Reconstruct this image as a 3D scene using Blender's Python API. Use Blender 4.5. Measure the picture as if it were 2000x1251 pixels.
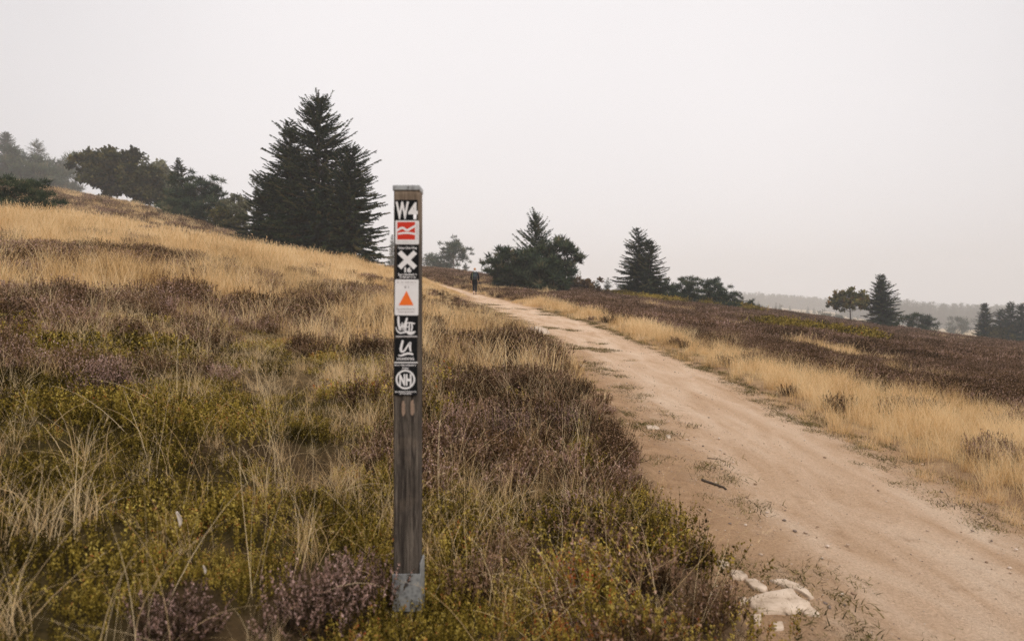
import bpy, bmesh, math, random
import numpy as np
from mathutils import Vector, Matrix

R = math.radians
scene = bpy.context.scene
for o in list(bpy.data.objects):
    bpy.data.objects.remove(o)
rng = np.random.default_rng(7)
random.seed(7)
COL = scene.collection

# ------------------------------------------------------------------ camera, sky, sun, exposure
EYE = 1.45
F = 1333.3          # 24 mm lens, pixels of a 2000 px wide picture
V0 = 600.0          # eye level row of the photograph
cam_d = bpy.data.cameras.new('camera')
cam = bpy.data.objects.new('camera', cam_d)
COL.objects.link(cam)
scene.camera = cam
cam.location = (0, 0, EYE)
cam.rotation_euler = (R(90), 0, 0)
cam_d.sensor_width = 36.0
cam_d.lens = 24.0
cam_d.shift_y = -25.5 / 2000
cam_d.clip_start = 0.05
cam_d.clip_end = 5000
cam_d.dof.use_dof = True
cam_d.dof.focus_distance = 7.5
cam_d.dof.aperture_fstop = 2.2

SUN_EL, SUN_AZ = R(48), R(142)     # the sun stands behind the cloud, over the photographer's right shoulder
sun_dir = Vector((math.sin(SUN_AZ) * math.cos(SUN_EL), math.cos(SUN_AZ) * math.cos(SUN_EL), math.sin(SUN_EL)))
world = bpy.data.worlds.new('World')
scene.world = world
world.use_nodes = True
wn, wl = world.node_tree.nodes, world.node_tree.links
wn.clear()
w_out = wn.new('ShaderNodeOutputWorld')
w_bg = wn.new('ShaderNodeBackground')
w_sky = wn.new('ShaderNodeTexSky')
w_sky.sky_type = 'NISHITA'
w_sky.sun_disc = False
w_sky.sun_elevation = SUN_EL
w_sky.sun_rotation = SUN_AZ
w_sky.dust_density = 6.0
w_hsv = wn.new('ShaderNodeHueSaturation')
w_hsv.inputs['Saturation'].default_value = 0.04
w_hsv.inputs['Value'].default_value = 1.0
w_mix = wn.new('ShaderNodeMix')
w_mix.data_type = 'RGBA'
w_mix.inputs['Factor'].default_value = 0.93     # cloud cover
w_tc = wn.new('ShaderNodeTexCoord')
w_dot = wn.new('ShaderNodeVectorMath'); w_dot.operation = 'DOT_PRODUCT'
w_dot.inputs[1].default_value = Vector((0.04, 1.0, 0.20)).normalized()      # sky lightest ahead; mild lens corner darkening painted into its colour
w_map = wn.new('ShaderNodeMapRange')
w_map.interpolation_type = 'SMOOTHSTEP'
w_map.inputs['From Min'].default_value = 0.66
w_map.inputs['From Max'].default_value = 1.0
w_map.inputs['To Min'].default_value = 0.0
w_map.inputs['To Max'].default_value = 1.0
w_cl = wn.new('ShaderNodeMix'); w_cl.data_type = 'RGBA'
STR = 0.1
w_cl.inputs['A'].default_value = (0.60 / STR, 0.582 / STR, 0.596 / STR, 1)
w_cl.inputs['B'].default_value = (0.80 / STR, 0.772 / STR, 0.782 / STR, 1)
wl.new(w_tc.outputs['Generated'], w_dot.inputs[0])
wl.new(w_dot.outputs['Value'], w_map.inputs['Value'])
w_no = wn.new('ShaderNodeTexNoise'); w_no.inputs['Scale'].default_value = 2.2; w_no.inputs['Detail'].default_value = 4
w_mr = wn.new('ShaderNodeMapRange'); w_mr.inputs['From Min'].default_value = 0.3; w_mr.inputs['From Max'].default_value = 0.7
w_mr.inputs['To Min'].default_value = -0.09; w_mr.inputs['To Max'].default_value = 0.09
w_add = wn.new('ShaderNodeMath'); w_add.operation = 'ADD'; w_add.use_clamp = True
wl.new(w_tc.outputs['Generated'], w_no.inputs['Vector']); wl.new(w_no.outputs['Fac'], w_mr.inputs['Value'])
wl.new(w_map.outputs['Result'], w_add.inputs[0]); wl.new(w_mr.outputs['Result'], w_add.inputs[1])
wl.new(w_add.outputs[0], w_cl.inputs['Factor'])
wl.new(w_sky.outputs['Color'], w_hsv.inputs['Color'])
wl.new(w_hsv.outputs['Color'], w_mix.inputs['A'])
wl.new(w_cl.outputs['Result'], w_mix.inputs['B'])
wl.new(w_mix.outputs['Result'], w_bg.inputs['Color'])
w_bg.inputs['Strength'].default_value = STR
wl.new(w_bg.outputs['Background'], w_out.inputs['Surface'])

sun_l = bpy.data.lights.new('sun', 'SUN')
sun_l.energy = 1.5
sun_l.angle = R(16)
sun_l.color = (1.0, 0.94, 0.87)
sun_o = bpy.data.objects.new('sun', sun_l)
COL.objects.link(sun_o)
sun_o.rotation_euler = (-sun_dir).to_track_quat('-Z', 'Y').to_euler()
sun_o.location = (0, 0, 30)

scene.view_settings.view_transform = 'Standard'
scene.view_settings.look = 'None'
scene.view_settings.gamma = 1.0
scene.view_settings.exposure = 0.38
scene.view_settings.use_curve_mapping = False
scene.render.engine = 'CYCLES'
cy = scene.cycles
cy.max_bounces = 6
cy.diffuse_bounces = 2
cy.glossy_bounces = 2
cy.transmission_bounces = 4
cy.volume_bounces = 3
cy.use_denoising = True
cy.denoiser = 'OPENIMAGEDENOISE'
cy.denoising_input_passes = 'RGB_ALBEDO_NORMAL'
cy.denoising_prefilter = 'NONE'

# ------------------------------------------------------------------ small helpers
def tag(o, label=None, cat=None, group=None, kind=None):
    if label: o['label'] = label
    if cat: o['category'] = cat
    if group: o['group'] = group
    if kind: o['kind'] = kind
    return o

def empty(name, loc, rz=0.0):
    o = bpy.data.objects.new(name, None)
    COL.objects.link(o)
    o.location = loc
    o.rotation_euler = (0, 0, rz)
    o.empty_display_size = 0.2
    return o

def link(name, mesh, parent=None, loc=None):
    o = bpy.data.objects.new(name, mesh)
    COL.objects.link(o)
    if parent is not None: o.parent = parent
    if loc is not None: o.location = loc
    return o

def np_mesh(name, verts, faces=None, tris=None, quads=None, mat=None, attrs=None, smooth=False):
    """verts (n,3); tris (m,3) and/or quads (k,4); attrs {name: (n,) point floats}"""
    me = bpy.data.meshes.new(name)
    verts = np.asarray(verts, dtype=np.float32)
    nt = 0 if tris is None else len(tris)
    nq = 0 if quads is None else len(quads)
    me.vertices.add(len(verts))
    me.vertices.foreach_set('co', verts.ravel())
    loops = []
    if nt: loops.append(np.asarray(tris, dtype=np.int32).ravel())
    if nq: loops.append(np.asarray(quads, dtype=np.int32).ravel())
    if loops:
        li = np.concatenate(loops)
        me.loops.add(len(li))
        me.loops.foreach_set('vertex_index', li)
        tot = np.concatenate([np.full(nt, 3, np.int32), np.full(nq, 4, np.int32)])
        st = np.concatenate([[0], np.cumsum(tot)[:-1]]).astype(np.int32)
        me.polygons.add(len(tot))
        me.polygons.foreach_set('loop_start', st)
        if smooth:
            me.polygons.foreach_set('use_smooth', np.ones(len(tot), dtype=bool))
    if attrs:
        for k, a in attrs.items():
            at = me.attributes.new(k, 'FLOAT', 'POINT')
            at.data.foreach_set('value', np.asarray(a, dtype=np.float32))
    me.update(calc_edges=True)
    me.validate()
    if mat: me.materials.append(mat)
    return me

def bm_mesh(name, bm, mat=None, smooth=False):
    me = bpy.data.meshes.new(name)
    bmesh.ops.recalc_face_normals(bm, faces=bm.faces)
    bm.to_mesh(me); bm.free()
    if mat: me.materials.append(mat)
    if smooth:
        for p in me.polygons: p.use_smooth = True
    return me

# --- noise
def _hash(ix, iy, seed):
    h = (ix.astype(np.int64) * 374761393 + iy.astype(np.int64) * 668265263 + seed * 982451653) & 0xFFFFFFFF
    h = ((h ^ (h >> 13)) * 1274126177) & 0xFFFFFFFF
    h = (h ^ (h >> 16)) & 0xFFFFFFFF
    return h / 4294967295.0

def vnoise(x, y, seed=0):
    x = np.asarray(x, float); y = np.asarray(y, float)
    ix, iy = np.floor(x), np.floor(y)
    fx, fy = x - ix, y - iy
    ux, uy = fx * fx * (3 - 2 * fx), fy * fy * (3 - 2 * fy)
    ix = ix.astype(np.int64); iy = iy.astype(np.int64)
    a = _hash(ix, iy, seed); b = _hash(ix + 1, iy, seed)
    c = _hash(ix, iy + 1, seed); d = _hash(ix + 1, iy + 1, seed)
    return (a * (1 - ux) + b * ux) * (1 - uy) + (c * (1 - ux) + d * ux) * uy

def fbm(x, y, seed=0, octv=4):
    s, amp, tot = 0.0, 1.0, 0.0
    for k in range(octv):
        s = s + amp * vnoise(np.asarray(x) * 2 ** k + 17.3 * k, np.asarray(y) * 2 ** k - 9.1 * k, seed + k)
        tot += amp; amp *= 0.5
    return s / tot * 2 - 1          # -1 .. 1

def sst(e0, e1, x):
    t = np.clip((np.asarray(x, float) - e0) / (e1 - e0), 0, 1)
    return t * t * (3 - 2 * t)

# ------------------------------------------------------------------ terrain
# survey of the slope: bearings (photo columns), and for each the height of the land seen at given distances
SURVEY = {
    0:    [(40, 415), (52, 420), (65, 385), (85, 355), (110, 359), (150, 363), (300, 368), (420, 400), (800, 530)],
    150:  [(40, 434), (52, 438), (65, 405), (85, 380), (110, 383), (150, 386), (300, 390), (420, 420), (800, 540)],
    300:  [(40, 455), (52, 458), (65, 428), (85, 410), (110, 417), (150, 440), (300, 500), (600, 550)],
    430:  [(42, 478), (52, 480), (65, 456), (85, 440), (110, 447), (150, 466), (300, 520), (600, 560)],
    500:  [(42, 491), (52, 492), (65, 478), (85, 470), (110, 476), (150, 490), (300, 535), (600, 565)],
    620:  [(45, 511), (55, 513), (65, 511), (85, 514), (110, 520), (150, 530), (300, 560), (600, 580)],
    780:  [(48, 529), (60, 530), (80, 526), (105, 524), (150, 540), (300, 570), (600, 585)],
    860:  [(46, 562), (60, 556), (80, 536), (100, 527), (130, 527), (190, 528), (300, 560), (600, 590)],
    925:  [(46, 575), (60, 561), (80, 544), (100, 534), (130, 534), (190, 536), (300, 562), (600, 590)],
    960:  [(46, 578), (60, 565), (80, 550), (100, 543), (130, 547), (200, 562), (300, 575), (600, 592)],
    1130: [(45, 592), (60, 577), (75, 568), (90, 565), (120, 569), (200, 582), (300, 590), (600, 596)],
    1200: [(45, 603), (60, 588), (75, 580), (90, 577), (120, 581), (200, 590), (300, 595), (600, 597)],
    1300: [(45, 611), (60, 598), (75, 589), (90, 584), (120, 588), (200, 599), (300, 600), (600, 598)],
    1480: [(45, 636), (60, 622), (80, 610), (95, 605), (120, 608), (160, 613), (250, 609), (600, 601), (950, 598)],
    1650: [(45, 657), (60, 646), (80, 636), (95, 631), (120, 635), (160, 641), (230, 634), (500, 623), (800, 616), (1100, 611)],
    1800: [(45, 676), (60, 664), (80, 655), (95, 650), (120, 656), (160, 664), (230, 655), (450, 646), (700, 641), (1000, 632)],
    2000: [(45, 694), (60, 685), (80, 679), (95, 677), (120, 681), (160, 687), (230, 670), (450, 655), (700, 647), (1000, 637)],
}
US = np.array(sorted(SURVEY))
PHI = np.radians(np.arange(-50, 50.01, 0.5))
LR = np.linspace(math.log(1.0), math.log(1200), 170)
def _build_table():
    cols = []
    for u in US:
        pts = SURVEY[u]
        Y = np.array([p[0] for p in pts], float); v = np.array([p[1] for p in pts], float)
        D = (V0 - v) / F + EYE / Y
        cols.append(np.interp(LR, np.log(Y), D))
    cols = np.array(cols)
    T = np.tan(PHI)
    tk = (US - 1000) / F
    tab = np.empty((len(PHI), len(LR)))
    for j in range(len(LR)):
        tab[:, j] = np.interp(T, tk, cols[:, j])
    def blur(a, s, ax):
        k = np.exp(-0.5 * (np.arange(-3 * s, 3 * s + 1) / s) ** 2); k /= k.sum()
        n = len(k) // 2
        p = [(0, 0), (0, 0)]; p[ax] = (n, n)
        ap = np.pad(a, p, mode='edge')
        return np.apply_along_axis(lambda m: np.convolve(m, k, 'valid'), ax, ap)
    return blur(blur(tab, 3, 0), 1, 1)
TAB = _build_table()

def land(x, y):
    """height of the land above the camera's foot point, before path and bumps"""
    x = np.asarray(x, float); y = np.asarray(y, float)
    phi = np.arctan2(x, y)
    r = np.hypot(x, y)
    c = np.cos(phi)
    yy = np.maximum(y, 1.0)
    fi = np.clip((phi - PHI[0]) / (PHI[1] - PHI[0]), 0, len(PHI) - 1.001)
    fj = np.clip((np.log(yy) - LR[0]) / (LR[1] - LR[0]), 0, len(LR) - 1.001)
    i0, j0 = fi.astype(int), fj.astype(int)
    a, b = fi - i0, fj - j0
    D = (TAB[i0, j0] * (1 - a) + TAB[i0 + 1, j0] * a) * (1 - b) + (TAB[i0, j0 + 1] * (1 - a) + TAB[i0 + 1, j0 + 1] * a) * b
    zin = np.maximum(y, 0) * D
    reff = 110 * (1 - np.exp(-r / 110))
    zout = reff * (-0.16 * np.sin(phi) + 0.05 * c)
    w = sst(R(40), R(58), np.abs(phi))
    return zin * (1 - w) + zout * w

# path edges: photo columns/rows read along both borders, taken to the land
def ray_hit(u, v, y0=1.2, y1=700.0):
    Y = np.exp(np.linspace(math.log(y0), math.log(y1), 6000))
    x = (u - 1000) / F * Y
    zr = EYE - (v - V0) / F * Y
    d = zr - land(x, Y)
    k = np.argmax(d < 0)
    if not (d < 0).any(): k = len(Y) - 1
    k = max(k, 1)
    f = d[k - 1] / (d[k - 1] - d[k] + 1e-12)
    Yh = Y[k - 1] + f * (Y[k] - Y[k - 1])
    return np.array([(u - 1000) / F * Yh, Yh])

LEFT_PX = [(1475, 1251), (1440, 1180), (1395, 1090), (1330, 1010), (1280, 920), (1235, 850), (1195, 800), (1150, 745), (1110, 705),
           (1060, 665), (1010, 635), (965, 612), (915, 591), (880, 577)]
RIGHT_PX = [(2000, 990), (1900, 945), (1800, 895), (1700, 855), (1600, 815), (1500, 765), (1400, 715), (1300, 680), (1200, 640),
            (1130, 620), (1060, 600), (1000, 586), (975, 579)]
LE = np.array([ray_hit(*p) for p in LEFT_PX])
RE = np.array([ray_hit(*p) for p in RIGHT_PX])
LE = np.vstack([[1.15, -30], [1.05, -4], [1.02, 1.0], LE])
RE = np.vstack([[4.6, -30], [4.3, -4], [4.15, 2.5], RE])
def _center():
    ys = np.concatenate([[-30, -15, -6, -2, 0, 1.5, 3, 4, 5, 6.5, 8, 10, 12.5, 15, 18, 22, 26, 30, 34]])
    out = []
    for y in ys:
        xl = np.interp(y, LE[:, 1], LE[:, 0]); xr = np.interp(y, RE[:, 1], RE[:, 0])
        out.append((0.5 * (xl + xr), y, 0.5 * (xr - xl)))
    c = np.array(out)
    # the width across the track, not along the row
    d = np.gradient(c[:, :2], axis=0); d /= np.linalg.norm(d, axis=1)[:, None]
    c[:, 2] *= np.abs(d[:, 1])
    far = np.array([(-1.2, 39.5, 1.2), (-2.9, 46, 1.15), (-5.4, 53, 1.1), (-8.4, 60, 1.1), (-12, 70, 1.1), (-15.5, 82, 1.1), (-19, 96, 1.1), (-24, 115, 1.1), (-32, 150, 1.1)])
    c = np.vstack([c, far])
    # smooth, then resample
    s = np.concatenate([[0], np.cumsum(np.linalg.norm(np.diff(c[:, :2], axis=0), axis=1))])
    ss = np.arange(0, s[-1], 0.5)
    q = np.stack([np.interp(ss, s, c[:, k]) for k in range(3)], 1)
    k = np.hanning(13); k /= k.sum()
    qp = np.pad(q, ((6, 6), (0, 0)), mode='reflect', reflect_type='odd')
    return np.stack([np.convolve(qp[:, i], k, 'valid') for i in range(3)], 1)
CEN = _center()
CT = np.gradient(CEN[:, :2], axis=0); CT /= np.linalg.norm(CT, axis=1)[:, None]

def path_lat(x, y):
    """signed distance outside the path border (negative inside), and the side (-1 left, +1 right)"""
    x = np.asarray(x, float).ravel(); y = np.asarray(y, float).ravel()
    out = np.full(len(x), 99.0); side = np.where(x > 1.5, 1.0, -1.0)
    near = np.where((y > -32) & (y < 155) & (x > -60) & (x < 60))[0]
    for s0 in range(0, len(near), 20000):
        idx = near[s0:s0 + 20000]
        P = np.stack([x[idx], y[idx]], 1)
        d2 = ((P[:, None, :] - CEN[None, ::2, :2]) ** 2).sum(2)
        k = d2.argmin(1) * 2
        rel = P - CEN[k, :2]
        lat = rel[:, 0] * CT[k, 1] - rel[:, 1] * CT[k, 0]
        along = np.abs(rel[:, 0] * CT[k, 0] + rel[:, 1] * CT[k, 1])
        dist = np.where(along < 1.2, np.abs(lat), np.hypot(lat, np.maximum(along - 0.5, 0)))
        out[idx] = dist - CEN[k, 2]
        side[idx] = np.where(lat >= 0, 1.0, -1.0)
    return out, side

def border_wobble(x, y):
    return 0.22 * fbm(np.asarray(x) * 0.55, np.asarray(y) * 0.55, 21, 3) + 0.10 * fbm(np.asarray(x) * 2.3, np.asarray(y) * 2.3, 22, 3)

def path_z(x, y):
    return land(x, y) - 0.045 + 0.02 * fbm(np.asarray(x) * 0.7, np.asarray(y) * 0.35, 31, 3) + 0.011 * fbm(np.asarray(x) * 3.3, np.asarray(y) * 3.3, 33, 3)

def ground_z(x, y, lat=None):
    x = np.asarray(x, float); y = np.asarray(y, float)
    shp = x.shape
    if lat is None: lat, _ = path_lat(x, y)
    lat = lat.reshape(shp) + border_wobble(x, y)
    z0 = land(x, y)
    r = np.hypot(x, y)
    bump = 0.07 * fbm(x * 0.8, y * 0.8, 3, 3) * sst(0.2, 1.2, lat) + 0.28 * fbm(x * 0.13, y * 0.13, 5, 3) * sst(4, 25, r) * sst(2, 9, lat) \
        + 0.6 * fbm(x * 0.02, y * 0.02, 6, 2) * sst(120, 260, r)
    inside = path_z(x, y) - 0.06
    outside = z0 + bump + 0.03
    w = sst(-0.22, 0.20, lat)
    return inside * (1 - w) + outside * w

# ------------------------------------------------------------------ plant zones (metres on the land)
def px_ellipse(u, v, du, dv):
    c = ray_hit(u, v)
    a = ray_hit(u, v + dv); b = ray_hit(u, max(v - dv, 300))
    ry = min(0.5 * abs(b[1] - a[1]), 6.0)
    return (c[0], c[1], du * c[1] / F, max(ry, 0.2))
HEATH_PATCH = [px_ellipse(*p) for p in [
    (50, 520, 150, 30), (240, 522, 120, 22), (560, 630, 95, 26), (640, 612, 45, 20), (405, 683, 55, 16), (700, 585, 70, 24), (330, 600, 60, 15),
    (150, 600, 140, 20), (60, 640, 90, 25), (470, 560, 60, 14), (840, 600, 30, 20), (880, 690, 50, 40), (860, 650, 30, 15), (740, 640, 30, 22),
    (20, 700, 60, 40), (290, 620, 30, 12), (600, 470, 40, 4), (380, 470, 60, 5), (30, 450, 40, 8)]]
GRASS_PATCH = [px_ellipse(*p) for p in [
    (640, 940, 70, 60), (560, 1000, 60, 40), (700, 850, 60, 40), (930, 640, 55, 30), (600, 760, 120, 30), (880, 610, 60, 14), (1060, 930, 30, 60)]]
STRAW_STREAK = [px_ellipse(*p) for p in [
    (960, 566, 60, 9), (905, 548, 60, 5), (1040, 574, 50, 6), 
    (1640, 692, 90, 9), (1380, 680, 110, 14), (1530, 740, 60, 10), (1930, 668, 90, 5), (1810, 660, 60, 4), (1180, 576, 90, 5), (1000, 568, 90, 5), (1280, 606, 60, 4), (1420, 640, 30, 4)]]
GREEN_PATCH = [px_ellipse(*p) for p in [(1590, 657, 62, 7)]]
SCRUB_PATCH = [px_ellipse(*p) for p in [(1270, 589, 50, 7), (1350, 593, 60, 8), (1420, 602, 30, 6), (1225, 584, 25, 4)]]
def patches(x, y, lst, soft=0.35):
    w = np.zeros_like(x)
    n = 0.35 * fbm(x * 0.9, y * 0.9, 41, 3)
    for (cx, cy_, rx, ry) in lst:
        d = np.sqrt(((x - cx) / rx) ** 2 + ((y - cy_) / ry) ** 2)
        w = np.maximum(w, 1 - sst(1 - soft, 1 + soft, d + n))
    return w

def zones(x, y):
    """weights of straw grass, heather, bilberry; and distance outside the path with the side"""
    x = np.asarray(x, float).ravel(); y = np.asarray(y, float).ravel()
    lat, side = path_lat(x, y)
    latw = lat + border_wobble(x, y).ravel()
    n1 = fbm(x * 0.35, y * 0.35, 51, 3); n2 = fbm(x * 0.9, y * 0.9, 52, 3)
    left = side < 0
    # left of the path
    b = 1 - sst(6.0, 11.5, y + 3.0 * n1 + 0.35 * np.maximum(-x - 3, 0) * 0)
    gp = patches(x, y, GRASS_PATCH)
    hp = patches(x, y, HEATH_PATCH)
    n3 = fbm(x * 1.5, y * 1.5, 54, 3)
    band = (1 - sst(1.1, 2.3 + 0.8 * (1 - sst(8, 12, y)), latw + 0.7 * n2)) * sst(3.4, 5.0, y) * (1 - sst(28, 40, y)) * np.clip(0.9 + 0.6 * n3, 0.3, 1.0)
    band2 = 0.6 * (1 - sst(0.6, 1.6, latw + 0.5 * n2)) * (1 - sst(3.4, 5.0, y))
    far2 = sst(50, 56, y) * sst(6, 14, -x)
    hl = np.clip(np.maximum.reduce([hp * (0.8 + 0.4 * n2), band, band2, far2 * (0.55 + 0.4 * n2)]) , 0, 1)
    hl = hl * (1 - 0.6 * gp)
    hl = np.maximum(hl, 0.75 * sst(0.16, 0.36, n3) * sst(3.5, 8, y) * (1 - sst(22, 36, y)))
    gl = np.clip(0.66 + 0.3 * n2 + 0.5 * (1 - b) + 0.5 * gp, 0, 1) * (1 - 0.72 * hl)
    hol = sst(-0.45, -0.2, fbm(x * 1.7, y * 1.7, 69, 3))
    bl = b * (0.12 + 0.88 * hol) * (1 - 0.75 * gp) * (1 - 0.8 * hl) * np.clip(0.95 - 0.45 * n2, 0.3, 1)
    # right of the path
    edge = 1.9 + 0.8 * n1 + 3.0 * sst(3.8, 6.5, x) * (1 - sst(10.5, 15, y))
    strip = 1 - sst(edge - 0.35, edge + 0.5, latw + 0.35 * n2)
    strip = np.where(y > 40, 0.6 * strip, strip)
    st = patches(x, y, STRAW_STREAK)
    st = np.maximum(st, 0.75 * sst(0.28, 0.5, fbm(x * 0.10, y * 0.28, 57, 3)) * (1 - sst(60, 90, x + y)))
    beyond = sst(60, 80, y) * (1 - sst(8, 20, x))
    gr = np.clip(np.maximum.reduce([strip * np.clip(1.05 + 0.9 * n2, 0.25, 1), st * 0.9, 0.35 * beyond]), 0, 1)
    hr = np.clip(1 - gr, 0, 1) * (1 - sst(105, 130, y))
    hspot = patches(x, y, [px for px in HSPOT])
    hr = np.maximum(hr, hspot); gr = gr * (1 - hspot)
    br = np.clip(patches(x, y, GREEN_PATCH) + patches(x, y, SCRUB_PATCH), 0, 1)
    g = np.where(left, gl, gr * (1 - br)); h = np.where(left, hl, hr * (1 - br)); bb = np.where(left, bl, br)
    bare = 1 - patches(x, y, STONE_ROOM, 0.2)
    g, h, bb = g * bare, h * bare, bb * bare
    room = 1 - patches(x, y, BLOOM_ROOM)
    bb = np.where(left & (latw < 0.3), 0.3 * bb, bb)
    return g * (0.25 + 0.75 * room), h * (0.3 + 0.7 * room), bb * room, latw, side
STONE_ROOM = [px_ellipse(1530, 1178, 82, 52), px_ellipse(1440, 1118, 30, 22)]
BLOOM_ROOM = [px_ellipse(*p) for p in [(213, 780, 32, 30), (610, 1190, 85, 60), (345, 1215, 60, 45), (985, 860, 45, 30), (1080, 840, 35, 25), (860, 870, 30, 25)]]
HSPOT = [px_ellipse(*p) for p in [(1400, 680, 26, 8), (1010, 576, 40, 4), (1560, 712, 40, 8)]]

# ------------------------------------------------------------------ materials
def new_mat(name):
    m = bpy.data.materials.new(name); m.use_nodes = True
    nt = m.node_tree; nt.nodes.clear()
    out = nt.nodes.new('ShaderNodeOutputMaterial')
    return m, nt, out

def ramp(nt, stops, interp='LINEAR'):
    r = nt.nodes.new('ShaderNodeValToRGB')
    r.color_ramp.interpolation = interp
    e = r.color_ramp.elements
    while len(e) < len(stops): e.new(0.5)
    for i, (p, c) in enumerate(stops):
        e[i].position = p; e[i].color = (*c, 1)
    return r

def attr_node(nt, name, kind='GEOMETRY'):
    a = nt.nodes.new('ShaderNodeAttribute'); a.attribute_name = name; a.attribute_type = kind
    return a

def mathn(nt, op, a, b=None, clamp=False):
    n = nt.nodes.new('ShaderNodeMath'); n.operation = op; n.use_clamp = clamp
    for i, q in enumerate((a, b)):
        if q is None: continue
        if isinstance(q, (int, float)): n.inputs[i].default_value = q
        else: nt.links.new(q, n.inputs[i])
    return n.outputs[0]

def mixc(nt, fac, a, b, blend='MIX'):
    n = nt.nodes.new('ShaderNodeMix'); n.data_type = 'RGBA'; n.blend_type = blend
    for s, q in (('Factor', fac), ('A', a), ('B', b)):
        if isinstance(q, (int, float)): n.inputs[s].default_value = q
        elif isinstance(q, tuple): n.inputs[s].default_value = (*q, 1) if len(q) == 3 else q
        else: nt.links.new(q, n.inputs[s])
    return n.outputs['Result']

def noise(nt, scale, detail=4, rough=0.55, vec=None, dist=0.0):
    n = nt.nodes.new('ShaderNodeTexNoise')
    n.inputs['Scale'].default_value = scale; n.inputs['Detail'].default_value = detail
    n.inputs['Roughness'].default_value = rough; n.inputs['Distortion'].default_value = dist
    if vec is not None: nt.links.new(vec, n.inputs['Vector'])
    return n

def leaf_mat(name, stops, transl=0.35, tint_amt=0.5, rough=True, attr='rnd'):
    """plant matter: colour by the plant's own random value, tinted per clump"""
    m, nt, out = new_mat(name)
    a = attr_node(nt, attr)
    t = attr_node(nt, 'tint', 'INSTANCER')
    v = mathn(nt, 'ADD', a.outputs['Fac'], mathn(nt, 'MULTIPLY', t.outputs['Fac'], tint_amt), True)
    r = ramp(nt, stops)
    nt.links.new(v, r.inputs['Fac'])
    d = nt.nodes.new('ShaderNodeBsdfDiffuse'); nt.links.new(r.outputs['Color'], d.inputs['Color'])
    tr = nt.nodes.new('ShaderNodeBsdfTranslucent'); nt.links.new(r.outputs['Color'], tr.inputs['Color'])
    mx = nt.nodes.new('ShaderNodeMixShader'); mx.inputs[0].default_value = transl
    nt.links.new(d.outputs[0], mx.inputs[1]); nt.links.new(tr.outputs[0], mx.inputs[2])
    nt.links.new(mx.outputs[0], out.inputs['Surface'])
    return m

M_STRAW = leaf_mat('straw_grass', [(0.0, (0.10, 0.06, 0.022)), (0.25, (0.34, 0.21, 0.085)), (0.55, (0.69, 0.46, 0.215)), (0.85, (0.88, 0.645, 0.355)), (1.0, (0.93, 0.73, 0.45))], 0.35, 0.6)
M_GREENGRASS = leaf_mat('green_grass', [(0.0, (0.05, 0.043, 0.018)), (0.5, (0.16, 0.135, 0.05)), (1.0, (0.42, 0.32, 0.15))], 0.3, 0.3)
M_HEATHER = leaf_mat('heather', [(0.0, (0.030, 0.018, 0.010)), (0.25, (0.095, 0.055, 0.026)), (0.45, (0.21, 0.125, 0.06)), (0.62, (0.36, 0.225, 0.13)), (0.8, (0.46, 0.29, 0.215)), (1.0, (0.64, 0.45, 0.40))], 0.18, 0.4)
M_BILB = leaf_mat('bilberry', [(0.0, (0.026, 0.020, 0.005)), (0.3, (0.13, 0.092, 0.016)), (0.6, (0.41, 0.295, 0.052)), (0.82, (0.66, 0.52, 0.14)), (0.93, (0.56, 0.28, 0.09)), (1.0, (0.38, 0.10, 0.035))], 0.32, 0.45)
M_SPRUCE = leaf_mat('spruce_needles', [(0.0, (0.007, 0.016, 0.009)), (0.5, (0.019, 0.040, 0.019)), (0.85, (0.06, 0.088, 0.036)), (1.0, (0.13, 0.11, 0.05))], 0.06, 0.0)
M_PINE = leaf_mat('pine_needles', [(0.0, (0.013, 0.025, 0.015)), (0.5, (0.036, 0.060, 0.034)), (0.85, (0.10, 0.125, 0.065)), (1.0, (0.17, 0.14, 0.08))], 0.08, 0.0)
M_LEAF = leaf_mat('broad_leaves', [(0.0, (0.022, 0.026, 0.011)), (0.5, (0.062, 0.064, 0.024)), (1.0, (0.16, 0.135, 0.045))], 0.2, 0.0)
M_ROWAN = leaf_mat('rowan_leaves', [(0.0, (0.06, 0.065, 0.022)), (0.5, (0.17, 0.16, 0.05)), (0.8, (0.30, 0.23, 0.07)), (1.0, (0.34, 0.15, 0.05))], 0.25, 0.0)
M_BIRCH = leaf_mat('pale_leaves', [(0.0, (0.07, 0.075, 0.045)), (0.5, (0.15, 0.155, 0.09)), (1.0, (0.28, 0.26, 0.15))], 0.25, 0.0)
M_RED = leaf_mat('russet_leaves', [(0.0, (0.05, 0.035, 0.02)), (0.5, (0.13, 0.075, 0.04)), (1.0, (0.20, 0.14, 0.06))], 0.2, 0.0)
M_JUN = leaf_mat('scrub_leaves', [(0.0, (0.05, 0.055, 0.02)), (0.5, (0.12, 0.13, 0.045)), (1.0, (0.26, 0.24, 0.09))], 0.15, 0.0)

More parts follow.
